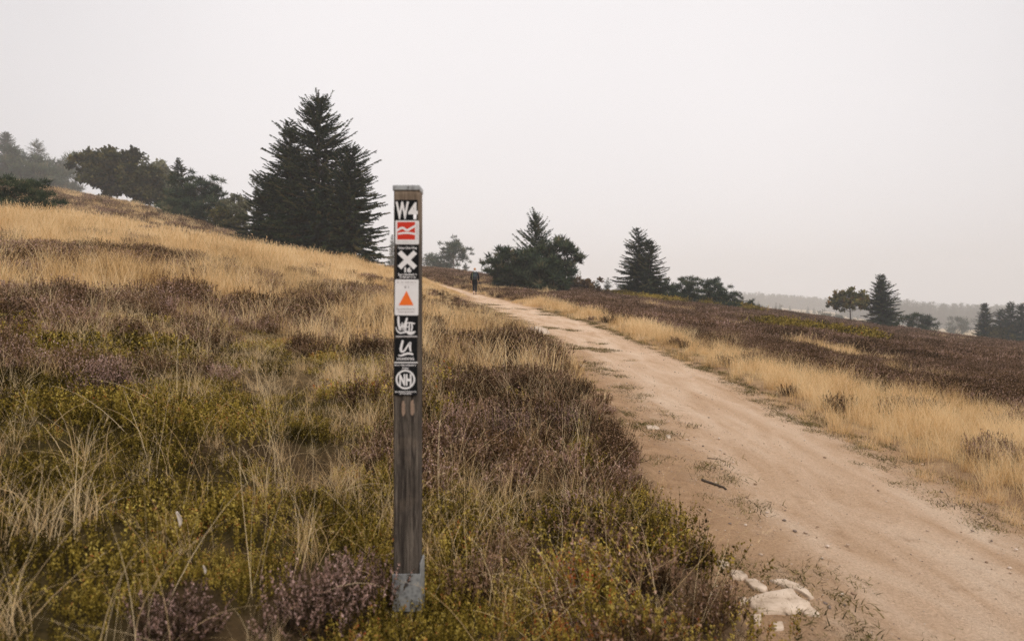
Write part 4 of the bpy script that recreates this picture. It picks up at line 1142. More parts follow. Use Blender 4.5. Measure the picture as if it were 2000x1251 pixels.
place_tree('juniper_bush', 1518, 380, 604, CL(10, 66, 4, 4, 50, 3, M_PINE, low=0.05), 'tiny grey bush on the pale field', 'bush', 'bushes on the valley field')
place_tree('juniper_bush', 1610, 330, 612, CL(24, 67, 5, 7, 80, 3.5, M_PINE, low=0.05), 'grey bush left of the small rowan on the pale field', 'bush', 'bushes on the valley field')
place_tree('juniper_bush', 1637, 320, 617, CL(15, 68, 5, 5, 60, 3.5, M_PINE, low=0.05), 'small round bush touching the small rowan on its left', 'bush', 'bushes on the valley field')
place_tree('pine_tree', 1870, 290, 621, CL(34, 69, 7, 9, 110, 4, M_PINE, low=0.1, flat=0.8), 'hazy pine alone on the pale field at right', 'tree', GR)
place_tree('spruce_tree', 1924, 122, 592, SP(48, 70, dens=1.2, card=0.6, expo=0.6), 'leftmost dark spruce of the wood at the right edge', 'tree', GR)
place_tree('spruce_tree', 1955, 128, 604, SP(50, 71, dens=1.1, card=0.6, expo=0.5), 'shorter second spruce of the wood at the right edge', 'tree', GR)
place_tree('spruce_tree', 1975, 126, 590, SP(52, 72, dens=1.1, card=0.6, expo=0.5), 'tall third spruce of the wood at the right edge', 'tree', GR)
place_tree('spruce_tree', 1997, 124, 593, SP(56, 73, dens=1.1, card=0.6, expo=0.5), 'fourth spruce of the wood cut by the right frame edge', 'tree', GR)
place_tree('willow_shrub', 1948, 116, 640, CL(56, 74, 7, 10, 120, 4, M_LEAF, needles=False, bark=M_BARK, low=0.05, flat=0.6), 'olive shrub in front of the wood at the right edge', 'bush', GR)

# the far wood in the fog
def far_wood():
    protos = []
    for i in range(4):
        tm, cm = spruce(12.0, [1.9, 2.3, 1.7, 2.6][i], 900 + i, dens=0.4, card=0.9, expo=0.65)
        bm = bmesh.new(); bm.from_mesh(tm); bm.from_mesh(cm)
        me = bpy.data.meshes.new('wood_spruce')
        bm.to_mesh(me); bm.free(); me.materials.append(M_SPRUCE)
        for p in me.polygons: p.material_index = 0
        protos.append(me)
    rg = np.random.default_rng(77)
    X, Y, S = [], [], []
    def band(u0, u1, y0, y1, n, s0, s1):
        u = rg.uniform(u0, u1, n); y = rg.uniform(y0, y1, n)
        X.append((u - 1000) / F * y); Y.append(y); S.append(rg.uniform(s0, s1, n))
    band(1080, 1480, 1100, 1250, 180, 1.1, 1.8)
    band(1440, 1780, 1120, 1250, 620, 1.4, 2.1)
    band(1640, 1800, 720, 820, 60, 0.9, 1.6)
    band(1740, 2260, 700, 860, 620, 1.5, 2.4)
    band(860, 1100, 800, 900, 50, 0.8, 1.2)
    band(1400, 1900, 560, 690, 46, 0.25, 0.6)
    X, Y, S = map(np.concatenate, (X, Y, S))
    scatter('far_forest', protos, np.stack([X, Y, ground_z(X, Y) - 0.1], 1), rg.uniform(0, 6.28, len(X)), np.stack([S * 1.8, S * 1.8, S], 1), rg.integers(0, 4, len(X)), np.zeros(len(X)))
far_wood()

# ------------------------------------------------------------------ heather bushes that stand out one by one
def heather_bush(u, v, wpx, hpx, seed, label, flower=0.9):
    c = ray_hit(u, v)
    m = c[1] / F
    z = float(ground_z(np.array([c[0]]), np.array([c[1]]))[0])
    me = heather_proto('heather_bush', seed, 150, wpx * m * 0.95, hpx * m * 1.45, flower * 0.6, M_HEATHER_BLOOM, card=0.68, sprigs=46)
    o = link('heather_bush', me, loc=(c[0], c[1], z - 0.02))
    tag(o, label, 'heather bush', 'blooming heather bushes')
M_HEATHER_BLOOM = leaf_mat('heather_bloom', [(0.0, (0.03, 0.02, 0.013)), (0.3, (0.08, 0.055, 0.03)), (0.55, (0.27, 0.16, 0.115)), (0.7, (0.46, 0.29, 0.235)), (0.85, (0.66, 0.45, 0.40)), (1.0, (0.78, 0.60, 0.56))], 0.2, 0.0)
heather_bush(213, 790, 46, 62, 501, 'pink heather bush alone among green bilberry at far left')
heather_bush(610, 1235, 95, 95, 502, 'big pink heather bush at the left foot of the signpost')
heather_bush(700, 1195, 70, 80, 503, 'pink heather bush touching the metal post shoe')
heather_bush(340, 1250, 75, 70, 504, 'dull pink heather bush at the bottom left', 0.7)
heather_bush(985, 880, 60, 60, 505, 'pale flowering heather bush between signpost and path')
heather_bush(1080, 860, 50, 50, 506, 'flowering heather bush nearest the path border', 0.8)
heather_bush(860, 890, 45, 50, 507, 'flowering heather bush right behind the signpost')
heather_bush(1130, 1251, 32, 34, 508, 'small pink heather tuft at the bottom between signpost and stones')

# ------------------------------------------------------------------ stones, stick, litter
M_STONE = None
def stone_mat():
    m, nt, out = new_mat('pale_stone')
    tc = nt.nodes.new('ShaderNodeTexCoord')
    n1 = noise(nt, 9, 6, 0.65, tc.outputs['Object']); n2 = noise(nt, 45, 4, 0.6, tc.outputs['Object'])
    r = ramp(nt, [(0.31, (0.20, 0.14, 0.09)), (0.43, (0.50, 0.385, 0.285)), (0.7, (0.70, 0.565, 0.445))]); nt.links.new(n1.outputs['Fac'], r.inputs['Fac'])
    b = nt.nodes.new('ShaderNodeBsdfPrincipled'); b.inputs['Roughness'].default_value = 0.9; b.inputs['Specular IOR Level'].default_value = 0.15
    nt.links.new(r.outputs['Color'], b.inputs['Base Color'])
    bp = nt.nodes.new('ShaderNodeBump'); bp.inputs['Strength'].default_value = 0.7; bp.inputs['Distance'].default_value = 0.012
    nt.links.new(mathn(nt, 'ADD', n1.outputs['Fac'], mathn(nt, 'MULTIPLY', n2.outputs['Fac'], 0.3)), bp.inputs['Height']); nt.links.new(bp.outputs[0], b.inputs['Normal'])
    nt.links.new(b.outputs[0], out.inputs['Surface'])
    return m
M_STONE = stone_mat()
def on_surface(u, v):
    c = ray_hit(u, v)
    for _ in range(4):      # the real surface lies a little off the smooth land
        z = float(surf_z(c[0], c[1])[0])
        Y = (EYE - z) * F / max(v - V0, 5)
        Y = 0.5 * Y + 0.5 * c[1]
        c = np.array([(u - 1000) / F * Y, Y])
    return c[0], c[1], float(surf_z(c[0], c[1])[0])

def stone_poly(poly_px, thick, seed, label, name='stone', dome=0.12, group='pale stones beside the path'):
    """a flat stone from its outline: its plan lies on the land, with worn rounded rim and rough top"""
    thick = thick * 1.1
    P = np.array([on_surface(*p)[:2] for p in poly_px])
    c = P.mean(0)
    z = float(surf_z(c[0], c[1])[0])
    Q = P - c
    # refine and roughen the outline
    ring = []
    rg = np.random.default_rng(seed)
    for i in range(len(Q)):
        a, b = Q[i], Q[(i + 1) % len(Q)]
        for t in (0, 0.25, 0.5, 0.75):
            ring.append(a * (1 - t) + b * t)
    ring = np.array(ring)
    ring = 0.7 * ring + 0.15 * (np.roll(ring, 1, 0) + np.roll(ring, -1, 0))
    ring *= (1.10 + rg.normal(0, 0.03, (len(ring), 1)))
    levels = [(1.02, -0.03), (1.06, 0.0), (1.04, 0.6), (1.0, 0.9), (0.93, 1.0), (0.7, 1.0), (0.42, 1.0), (0.18, 1.0)]
    V = []
    for s, h in levels:
        xy = ring * s
        n = fbm((xy[:, 0] + c[0]) * 14, (xy[:, 1] + c[1]) * 14, seed, 4) * 0.16
        gz = surf_z(xy[:, 0] + c[0], xy[:, 1] + c[1]) - z
        zz = gz + thick * (h + (n if h > 0.5 else 0) + dome * (1 - s) * (h > 0.5)) - (0.03 if h < 0 else 0)
        V.append(np.stack([xy[:, 0], xy[:, 1], zz], 1))
    n = len(ring); k = len(levels)
    V = np.concatenate(V + [np.array([[0, 0, thick * (1.02 + dome)]])])
    i = np.arange(k - 1)[:, None]; j = np.arange(n)[None, :]
    q = np.stack([i * n + j, i * n + (j + 1) % n, (i + 1) * n + (j + 1) % n, (i + 1) * n + j], -1).reshape(-1, 4)
    t = np.stack([np.full(n, len(V) - 1), (k - 1) * n + np.arange(n), (k - 1) * n + (np.arange(n) + 1) % n], 1)
    o = link(name, np_mesh(name, V, tris=t, quads=q, mat=M_STONE, smooth=False), loc=(c[0], c[1], z - 0.006))
    tag(o, label, 'stone', group)
    return o
stone_poly([(1466, 1172), (1500, 1160), (1545, 1153), (1556, 1168), (1578, 1180), (1572, 1192), (1520, 1197), (1488, 1194)], 0.0210, 1, 'largest pale flat stone beside the path at bottom right')
stone_poly([(1568, 1192), (1582, 1186), (1598, 1197), (1600, 1203), (1572, 1199)], 0.0168, 2, 'small chip of stone on the right end of the largest flat stone')
stone_poly([(1510, 1136), (1530, 1133), (1552, 1140), (1575, 1153), (1585, 1165), (1578, 1166), (1556, 1152), (1528, 1144)], 0.0180, 3, 'long curved pale stone just above the largest flat stone')
stone_poly([(1428, 1116), (1448, 1118), (1460, 1128), (1444, 1132), (1430, 1127)], 0.0210, 4, 'pale rounded stone at the grass edge, upper left of the stone group')
stone_poly([(1455, 1134), (1475, 1134), (1496, 1148), (1494, 1154), (1470, 1148)], 0.0210, 5, 'oblong pale stone between the rounded stone and the largest flat stone')
stone_poly([(1398, 1092), (1416, 1095), (1424, 1104), (1405, 1104)], 0.0180, 6, 'small pale stone half hidden in grass at the upper end of the stone group')
stone_poly([(1472, 1202), (1486, 1204), (1487, 1214), (1474, 1216)], 0.0210, 7, 'small round stone in the grass below the largest flat stone')
stone_poly([(1510, 1218), (1528, 1217), (1530, 1228), (1514, 1230)], 0.0180, 8, 'small round stone lowest of the stone group on bare earth')
stone_poly([(1442, 1166), (1456, 1168), (1462, 1176), (1446, 1177)], 0.0150, 9, 'flat stone half buried left of the largest flat stone')
stone_poly([(1262, 832), (1284, 833), (1287, 838), (1266, 838)], 0.02, 10, 'white chip of stone lying mid way on the path\'s left border')
stone_poly([(1301, 849), (1309, 850), (1310, 855), (1303, 855)], 0.0120, 11, 'little white stone right of the white chip on the path')
stone_poly([(1096, 697), (1112, 699), (1115, 704), (1098, 703)], 0.0180, 12, 'pale stone at the path\'s left border below the bare rock slab')
stone_poly([(1132, 711), (1142, 713), (1143, 717), (1133, 716)], 0.0180, 13, 'small pale stone right of the border stone below the bare rock slab')
stone_poly([(1030, 642), (1048, 638), (1066, 643), (1072, 651), (1050, 652), (1034, 649)], 0.0300, 14, 'bare pale rock slab worn out in the middle of the path')

def stick(u0, v0, u1, v1, r, seed, label):
    a = np.array(on_surface(u0, v0)); b = np.array(on_surface(u1, v1))
    rg = np.random.default_rng(seed)
    t = np.linspace(0, 1, 9)[:, None]
    P = a * (1 - t) + b * t
    P[:, 2] = surf_z(P[:, 0], P[:, 1]) + r * 0.9
    c = P[4].copy()
    P = P - c + rg.normal(0, r * 0.5, P.shape) * np.array([1, 1, 0.2])
    A = Acc(); tube_mesh(A, P, r * np.linspace(1, 0.65, 9), 7)
    n = 7
    A.add(P[[0, -1]], r=0.3)   # cap centres
    A.t.append(np.array([[A.n - 2, i, (i + 1) % n] for i in range(n)] + [[A.n - 1, 8 * n + i, 8 * n + (i + 1) % n] for i in range(n)]))
    o = link('stick', A.mesh('stick', M_BARK, True), loc=tuple(c))
    tag(o, label, 'stick')
stick(1371, 938, 1421, 956, 0.011, 1, 'dark broken stick lying on the bare left side of the path')
stick(1382, 894, 1404, 896, 0.004, 2, 'thin twig lying on the path above the thick stick')

def pale_leaf(u, v, size, seed, label):
    c = ray_hit(u, v); z = float(ground_z(np.array([c[0]]), np.array([c[1]]))[0]) + 0.17
    n = 9
    t = np.linspace(0, 1, n)
    w = size * 0.15 * np.sin(np.pi * (0.08 + 0.9 * t)) ** 0.7
    cx = size * 0.25 * np.sin(t * 2.2); cz = size * (1 - t)
    V = []
    for i in range(n):
        for s in (-1, -0.5, 0, 0.5, 1):
            V.append((cx[i] + s * w[i], -0.5 * size * abs(s) ** 2 * 0.3, cz[i]))
    i = np.arange(n - 1)[:, None]; j = np.arange(4)[None, :]
    q = np.stack([i * 5 + j, i * 5 + j + 1, (i + 1) * 5 + j + 1, (i + 1) * 5 + j], -1).reshape(-1, 4)
    me = np_mesh('dry_leaf', V, quads=q, mat=plain('bleached_leaf', (0.58, 0.50, 0.42), 0.7, 0.1, 60), smooth=True)
    o = link('dry_leaf', me, loc=(c[0], c[1], z)); 
    sm = o.modifiers.new('thickness', 'SOLIDIFY'); sm.thickness = 0.0012
    tag(o, label, 'leaf')
pale_leaf(347, 1120, 0.06, 1, 'curled bleached leaf upright in the green bilberry')
pale_leaf(398, 1228, 0.03, 2, 'small bleached leaf in the dull heather at the bottom left')

# ------------------------------------------------------------------ the waymark post
def wood_mat():
    m, nt, out = new_mat('weathered_wood')
    tc = nt.nodes.new('ShaderNodeTexCoord')
    mp = nt.nodes.new('ShaderNodeMapping'); mp.inputs['Scale'].default_value = (1, 1, 0.045)
    nt.links.new(tc.outputs['Object'], mp.inputs['Vector'])
    n1 = noise(nt, 150, 7, 0.75, mp.outputs[0], 1.2)
    n2 = noise(nt, 40, 4, 0.6, mp.outputs[0], 0.3)
    n3 = noise(nt, 5, 4, 0.6, tc.outputs['Object'])
    sp = nt.nodes.new('ShaderNodeSeparateXYZ'); nt.links.new(tc.outputs['Object'], sp.inputs[0])
    f = mathn(nt, 'ADD', mathn(nt, 'MULTIPLY', n1.outputs['Fac'], 0.65), mathn(nt, 'MULTIPLY', n2.outputs['Fac'], 0.35))
    dark = ramp(nt, [(0.38, (0.014, 0.011, 0.009)), (0.5, (0.065, 0.052, 0.042)), (0.64, (0.20, 0.165, 0.13))]); nt.links.new(f, dark.inputs['Fac'])
    pale = ramp(nt, [(0.34, (0.05, 0.035, 0.024)), (0.5, (0.19, 0.14, 0.10)), (0.66, (0.36, 0.28, 0.21))]); nt.links.new(f, pale.inputs['Fac'])
    # bleached toward the top of the post and in streaks
    tp = nt.nodes.new('ShaderNodeMapRange'); tp.inputs['From Min'].default_value = 1.45; tp.inputs['From Max'].default_value = 1.6; nt.links.new(sp.outputs[2], tp.inputs['Value'])
    st = nt.nodes.new('ShaderNodeMapRange'); st.inputs['From Min'].default_value = 0.55; st.inputs['From Max'].default_value = 0.72; nt.links.new(n3.outputs['Fac'], st.inputs['Value'])
    ff = mathn(nt, 'MAXIMUM', tp.outputs['Result'], mathn(nt, 'MULTIPLY', st.outputs['Result'], 0.6))
    c = mixc(nt, ff, dark.outputs['Color'], pale.outputs['Color'])
    b = nt.nodes.new('ShaderNodeBsdfPrincipled'); b.inputs['Roughness'].default_value = 0.85; b.inputs['Specular IOR Level'].default_value = 0.2
    nt.links.new(c, b.inputs['Base Color'])
    bp = nt.nodes.new('ShaderNodeBump'); bp.inputs['Strength'].default_value = 0.9; bp.inputs['Distance'].default_value = 0.004
    nt.links.new(f, bp.inputs['Height']); nt.links.new(bp.outputs[0], b.inputs['Normal'])
    nt.links.new(b.outputs[0], out.inputs['Surface'])
    return m

def zinc_mat():
    m, nt, out = new_mat('galvanised_steel')
    tc = nt.nodes.new('ShaderNodeTexCoord')
    vo = nt.nodes.new('ShaderNodeTexVoronoi'); vo.inputs['Scale'].default_value = 60; nt.links.new(tc.outputs['Object'], vo.inputs['Vector'])
    n = noise(nt, 25, 5, 0.65, tc.outputs['Object'])
    f = mathn(nt, 'ADD', mathn(nt, 'MULTIPLY', vo.outputs['Distance'], 0.35), n.outputs['Fac'])
    r = ramp(nt, [(0.4, (0.17, 0.17, 0.17)), (0.75, (0.42, 0.43, 0.43))]); nt.links.new(f, r.inputs['Fac'])
    b = nt.nodes.new('ShaderNodeBsdfPrincipled'); b.inputs['Metallic'].default_value = 0.55; b.inputs['Roughness'].default_value = 0.5
    nt.links.new(r.outputs['Color'], b.inputs['Base Color'])
    nt.links.new(b.outputs[0], out.inputs['Surface'])
    return m
M_WOOD, M_ZINC = wood_mat(), zinc_mat()
M_BLACK = plain('black_plate', (0.010, 0.010, 0.011), 0.65, 0.25, 50, spec=0.12)
M_WHITE = plain('white_paint', (0.80, 0.77, 0.76), 0.5, 0.04, 40)
M_RED_P = plain('red_paint', (0.60, 0.035, 0.014), 0.45, 0.10, 40)
M_ORANGE = plain('orange_paint', (0.88, 0.17, 0.02), 0.5, 0.05, 40)
M_GREYT = plain('grey_print', (0.42, 0.38, 0.37), 0.6, 0.05, 40)
M_DARKT = plain('dark_print', (0.14, 0.10, 0.10), 0.6, 0.05, 40)
M_MARK = plain('bare_wood', (0.30, 0.205, 0.145), 0.85, 0.2, 60)
M_SCREW = plain('screw_steel', (0.16, 0.15, 0.15), 0.4, 0.2, 80, metallic=0.8)

PX = 2.67 / F                  # metres per photo pixel on the post's face
PZ = float(ground_z(np.array([POST_X]), np.array([POST_Y + 0.05]))[0])
pw, pd = 50 * PX, 0.10
post = empty('signpost', (POST_X + 0.0, POST_Y + pd / 2, PZ))
tag(post, 'weathered square wooden trail post with trail plates below a metal cap', 'signpost')
def zpx(v): return EYE - (v - V0) * PX - PZ           # height on the post of a photo row
def xpx(u): return (u - 1000) * PX - POST_X
FRONT = -pd / 2
def box_mesh(name, x0, x1, y0, y1, z0, z1, mat, bev=0.0, seg=2):
    bm = bmesh.new(); bmesh.ops.create_cube(bm, size=1.0)
    bmesh.ops.scale(bm, vec=(x1 - x0, y1 - y0, z1 - z0), verts=bm.verts)
    bmesh.ops.translate(bm, vec=((x0 + x1) / 2, (y0 + y1) / 2, (z0 + z1) / 2), verts=bm.verts)
    if bev: bmesh.ops.bevel(bm, geom=list(bm.edges), offset=bev, segments=seg, affect='EDGES', profile=0.5)
    return bm_mesh(name, bm, mat)
XL, XR = xpx(768.5), xpx(818.5)
SHAFT_TOP = zpx(371)

def shaft_mesh():
    # a squared timber with worn arrises, a lengthwise drying crack and slightly uneven faces
    prof = []
    nx = 14
    hw, hd = (XR - XL) / 2, pd / 2
    cxm = (XL + XR) / 2
    be = 0.006
    for i in range(nx + 1):
        x = -hw + be + (2 * hw - 2 * be) * i / nx
        prof.append((x, -hd))
    for i in range(nx + 1):
        y = -hd + be + (2 * hd - 2 * be) * i / nx
        prof.append((hw, y))
    for i in range(nx + 1):
        x = hw - be - (2 * hw - 2 * be) * i / nx
        prof.append((x, hd))
    for i in range(nx + 1):
        y = hd - be - (2 * hd - 2 * be) * i / nx
        prof.append((-hw, y))
    prof = np.array(prof)
    zs = np.linspace(-0.15, SHAFT_TOP, 90)
    V = []
    for z in zs:
        p = prof.copy()
        s = np.arange(len(p))
        d = 0.0011 * fbm(s * 0.9, np.full(len(p), z * 1.5), 81, 3) 
        crack_x = 0.022 + 0.004 * math.sin(z * 5) + 0.002 * math.sin(z * 23)
        front = p[:, 1] < -hd + 1e-6
        depth = 0.006 * sst(0.2, 0.4, z) * (1 - sst(0.85, 1.0, z))
        dist = np.abs(p[:, 0] - crack_x)
        p[:, 1] += np.where(front, depth * np.exp(-(dist / 0.0045) ** 2), 0)
        nrm = p / np.linalg.norm(p, axis=1, keepdims=True)
        p = p + nrm * np.asarray(d)[:, None]
        V.append(np.stack([p[:, 0] + cxm, p[:, 1], np.full(len(p), z)], 1))
    n, k = len(prof), len(zs)
    V = np.concatenate(V + [np.array([[cxm, 0, SHAFT_TOP]])])
    i = np.arange(k - 1)[:, None]; j = np.arange(n)[None, :]
    q = np.stack([i * n + j, i * n + (j + 1) % n, (i + 1) * n + (j + 1) % n, (i + 1) * n + j], -1).reshape(-1, 4)
    t = np.stack([np.full(n, len(V) - 1), (k - 1) * n + np.arange(n), (k - 1) * n + (np.arange(n) + 1) % n], 1)
    return np_mesh('shaft', V, tris=t, quads=q, mat=M_WOOD)
link('shaft', shaft_mesh(), post)

# metal cap: a folded tray over the end grain
capm = box_mesh('metal_cap', XL - 0.003, XR + 0.003, -pd / 2 - 0.004, pd / 2 + 0.004, zpx(372), zpx(361.5), M_ZINC, 0.003)
cap = link('metal_cap', capm, post)
bm = bmesh.new(); bmesh.ops.create_cone(bm, cap_ends=True, segments=12, radius1=0.0035, radius2=0.003, depth=0.003)
bmesh.ops.rotate(bm, matrix=Matrix.Rotation(R(90), 3, 'X'), verts=bm.verts)
bmesh.ops.translate(bm, vec=(xpx(797.5), -pd / 2 - 0.0052, zpx(366.5)), verts=bm.verts)
link('nail', bm_mesh('nail', bm, M_SCREW, True), cap)

# galvanised post shoe: front and back straps, sole, bolt
zt, zb = zpx(1119), zpx(1192)
shoe = link('post_shoe', box_mesh('post_shoe', XL - 0.003, XR + 0.008, -pd / 2 - 0.0075, -pd / 2 - 0.0025, zb, zt, M_ZINC, 0.0012), post)
link('strap', box_mesh('strap', XL - 0.003, XR + 0.008, pd / 2 + 0.0025, pd / 2 + 0.0075, zb - 0.05, zt + 0.03, M_ZINC, 0.0012), shoe)
link('strap', box_mesh('strap', XR + 0.003, XR + 0.007, -pd / 2 - 0.002, pd / 2 + 0.002, zb - 0.05, zpx(1100), M_ZINC, 0.001), shoe)
bm = bmesh.new(); bmesh.ops.create_cone(bm, cap_ends=True, segments=6, radius1=0.0085, radius2=0.0085, depth=0.006)
bmesh.ops.bevel(bm, geom=list(bm.edges), offset=0.0008, segments=1, affect='EDGES')
bmesh.ops.rotate(bm, matrix=Matrix.Rotation(R(90), 3, 'X'), verts=bm.verts)
bmesh.ops.translate(bm, vec=(xpx(795), -pd / 2 - 0.0102, zpx(1138)), verts=bm.verts)
link('bolt', bm_mesh('bolt', bm, M_SCREW), shoe)
bm = bmesh.new(); bmesh.ops.create_cone(bm, cap_ends=True, segments=20, radius1=0.012, radius2=0.012, depth=0.0018)
bmesh.ops.rotate(bm, matrix=Matrix.Rotation(R(90), 3, 'X'), verts=bm.verts)
bmesh.ops.translate(bm, vec=(xpx(795), -pd / 2 - 0.0083, zpx(1138)), verts=bm.verts)
link('washer', bm_mesh('washer', bm, M_ZINC, False), shoe)

# two light rubbed marks under the lowest plate
def blob(name, u, v, wpx, hpx, seed):
    n = 22
    th = np.linspace(0, 2 * np.pi, n, endpoint=False)
    rg = np.random.default_rng(seed)
    rr = 1 + rg.normal(0, 0.10, n)
    # a narrow waisted print
    wx = wpx * 0.5 * (1 - 0.3 * np.exp(-((np.sin(th) - 0.1) / 0.3) ** 2))
    x = xpx(u) + np.cos(th) * wx * rr * PX; z = zpx(v) + np.sin(th) * hpx * 0.5 * rr * PX
    V = [(a, -0.0006, b) for a, b in zip(x, z)] + [(a, 0.0003, b) for a, b in zip(x, z)]
    bm = bmesh.new(); vs = [bm.verts.new(p) for p in V]
    bm.faces.new(vs[:n]); bm.faces.new(vs[n:])
    for i in range(n): bm.faces.new((vs[i], vs[(i + 1) % n], vs[n + (i + 1) % n], vs[n + i]))
    bmesh.ops.translate(bm, vec=(0, FRONT - 0.0016, 0), verts=bm.verts)
    link(name, bm_mesh(name, bm, M_MARK), post)
blob('rubbed_mark', 788, 797, 8, 30, 1)
blob('rubbed_mark', 805.5, 796, 9, 30, 2)

PLATE_Y = FRONT - 0.0045          # face of the plates
def plate(u0, u1, v0, v1, mat, label, corner=2.2, name='trail_plate', rot=0.0, th=0.0024):
    """a thin enamel plate with rounded corners"""
    x0, x1, z0, z1 = xpx(u0), xpx(u1), zpx(v1), zpx(v0)
    rc = corner * PX
    pts = []
    for (cx, cz, a0) in ((x1 - rc, z1 - rc, 0), (x0 + rc, z1 - rc, 90), (x0 + rc, z0 + rc, 180), (x1 - rc, z0 + rc, 270)):
        for k in range(5):
            a = R(a0 + 22.5 * k); pts.append((cx + rc * math.cos(a), cz + rc * math.sin(a)))
    bm = bmesh.new()
    f = [bm.verts.new((x, PLATE_Y, z)) for x, z in pts]; b = [bm.verts.new((x, PLATE_Y + th, z)) for x, z in pts]
    bm.faces.new(f); bm.faces.new(b)
    n = len(pts)
    for i in range(n): bm.faces.new((f[i], f[(i + 1) % n], b[(i + 1) % n], b[i]))
    if rot:
        bmesh.ops.rotate(bm, cent=((x0 + x1) / 2, 0, (z0 + z1) / 2), matrix=Matrix.Rotation(R(rot), 3, 'Y'), verts=bm.verts)
    o = link(name, bm_mesh(name, bm, mat), post)
    o['label'] = label
    return o

_lay = [0]
def flat_poly(name, pts, mat, parent, lift=None, holes=None):
    """flat print: polygon(s) in (x,z), laid just proud of the plate"""
    _lay[0] += 1
    y = PLATE_Y - (lift if lift is not None else 0.0004 + 0.00003 * (_lay[0] % 9))
    bm = bmesh.new()
    for poly in pts:
        vs = [bm.verts.new((x, y, z)) for x, z in poly]
        bm.faces.new(vs)
    bmesh.ops.triangulate(bm, faces=bm.faces)
    return link(name, bm_mesh(name, bm, mat), parent)

def stroke(name, pts_px, w_px, mat, parent, lift=None, n=40, taper=None):
    """a brush stroke along photo-pixel points, smoothed; widths may vary along it"""
    P = np.array([(xpx(u), zpx(v)) for u, v in pts_px])
    W = np.array(w_px if hasattr(w_px, '__len__') else [w_px] * len(P), float) * PX
    t = np.linspace(0, len(P) - 1, n)
    i = np.clip(t.astype(int), 0, len(P) - 2); f = t - i
    def at(k): return P[np.clip(k, 0, len(P) - 1)]
    p0, p1, p2, p3 = at(i - 1), at(i), at(i + 1), at(i + 2)
    f_ = f[:, None]
    C = 0.5 * ((2 * p1) + (-p0 + p2) * f_ + (2 * p0 - 5 * p1 + 4 * p2 - p3) * f_ ** 2 + (-p0 + 3 * p1 - 3 * p2 + p3) * f_ ** 3)
    w = np.interp(t, np.arange(len(P)), W) * 0.5
    d = np.gradient(C, axis=0); d /= np.linalg.norm(d, axis=1, keepdims=True) + 1e-12
    s = np.stack([-d[:, 1], d[:, 0]], 1)
    _lay[0] += 1
    y = PLATE_Y - (lift if lift is not None else 0.0004 + 0.00003 * (_lay[0] % 9))
    bm = bmesh.new()
    L = [bm.verts.new((a[0], y, a[1])) for a in C + s * w[:, None]]
    Rr = [bm.verts.new((a[0], y, a[1])) for a in C - s * w[:, None]]
    for k in range(n - 1): bm.faces.new((L[k], L[k + 1], Rr[k + 1], Rr[k]))
    for (cc, ww, dd, a, b_) in ((C[0], w[0], -d[0], L[0], Rr[0]), (C[-1], w[-1], d[-1], Rr[-1], L[-1])):
        base = math.atan2(dd[1], dd[0])
        arc = [bm.verts.new((cc[0] + ww * math.cos(base + q), y, cc[1] + ww * math.sin(base + q))) for q in np.linspace(R(-80), R(80), 7)]
        try: bm.faces.new([a] + (arc if (arc[0].co - a.co).length < (arc[-1].co - a.co).length else arc[::-1]) + [b_])
        except ValueError: pass
    return link(name, bm_mesh(name, bm, mat), parent)

def text(name, s, uc, v0, v1, mat, parent, width=None, bold=0.0, align='CENTER', rot=0.0, lift=0.0005):
    """lettering between photo rows v0 (top of capitals) and v1 (baseline), centred on column uc, WIDTH px wide"""
    cu = bpy.data.curves.new('lettering', 'FONT'); cu.body = s; cu.size = 1.0; cu.offset = bold
    to = bpy.data.objects.new('lettering', cu); COL.objects.link(to)
    bpy.context.view_layer.update()
    dg = bpy.context.evaluated_depsgraph_get()
    me = bpy.data.meshes.new_from_object(to.evaluated_get(dg))
    bpy.data.objects.remove(to)
    co = np.array([v.co[:] for v in me.vertices])
    mn, mx = co.min(0), co.max(0)
    h = 0.695                                  # cap height of the built-in face
    sz = (v1 - v0) * PX / h
    sx = sz if width is None else width * PX / (mx[0] - mn[0])
    x = (co[:, 0] - (mn[0] + mx[0]) / 2) * sx; z = co[:, 1] * sz
    if rot:
        c, s_ = math.cos(R(rot)), math.sin(R(rot))
        z = z - (v1 - v0) * PX / 2
        x, z = c * x - s_ * z, s_ * x + c * z
        z = z + (v1 - v0) * PX / 2
    V = np.stack([x + xpx(uc), np.full(len(x), PLATE_Y - lift), z + zpx(v1)], 1)
    me.vertices.foreach_set('co', V.astype(np.float32).ravel()); me.update()
    me.materials.clear(); me.materials.append(mat); me.name = name
    return link(name, me, parent)

def R4(u0, v0, u1, v1): return [(xpx(u0), zpx(v0)), (xpx(u1), zpx(v0)), (xpx(u1), zpx(v1)), (xpx(u0), zpx(v1))]
def ink_lines(name, uc, v, width, hgt, mat, parent, seed, vertical=False):
    """print too small to read in the photograph: a row of short grey marks"""
    rg = random.Random(seed); polys = []; p = -width / 2
    while p < width / 2 - 0.5:
        w = rg.uniform(0.7, 1.5)
        if rg.random() > 0.12:
            hh = hgt * rg.uniform(0.75, 1.0)
            polys.append(R4(uc + p, v - hh / 2, uc + p + w, v + hh / 2) if not vertical else R4(uc - hh / 2, v + p, uc + hh / 2, v + p + w))
        p += w + 0.45
    flat_poly(name, polys, mat, parent)

# 1 W4
p = plate(771, 816, 390.5, 430, M_BLACK, 'black plate with large white W4', 1.5)
text('lettering', 'W', 786, 395, 427, M_WHITE, p, width=26, bold=0.035)
text('lettering', '4', 807, 397, 427, M_WHITE, p, width=18.5, bold=0.035)
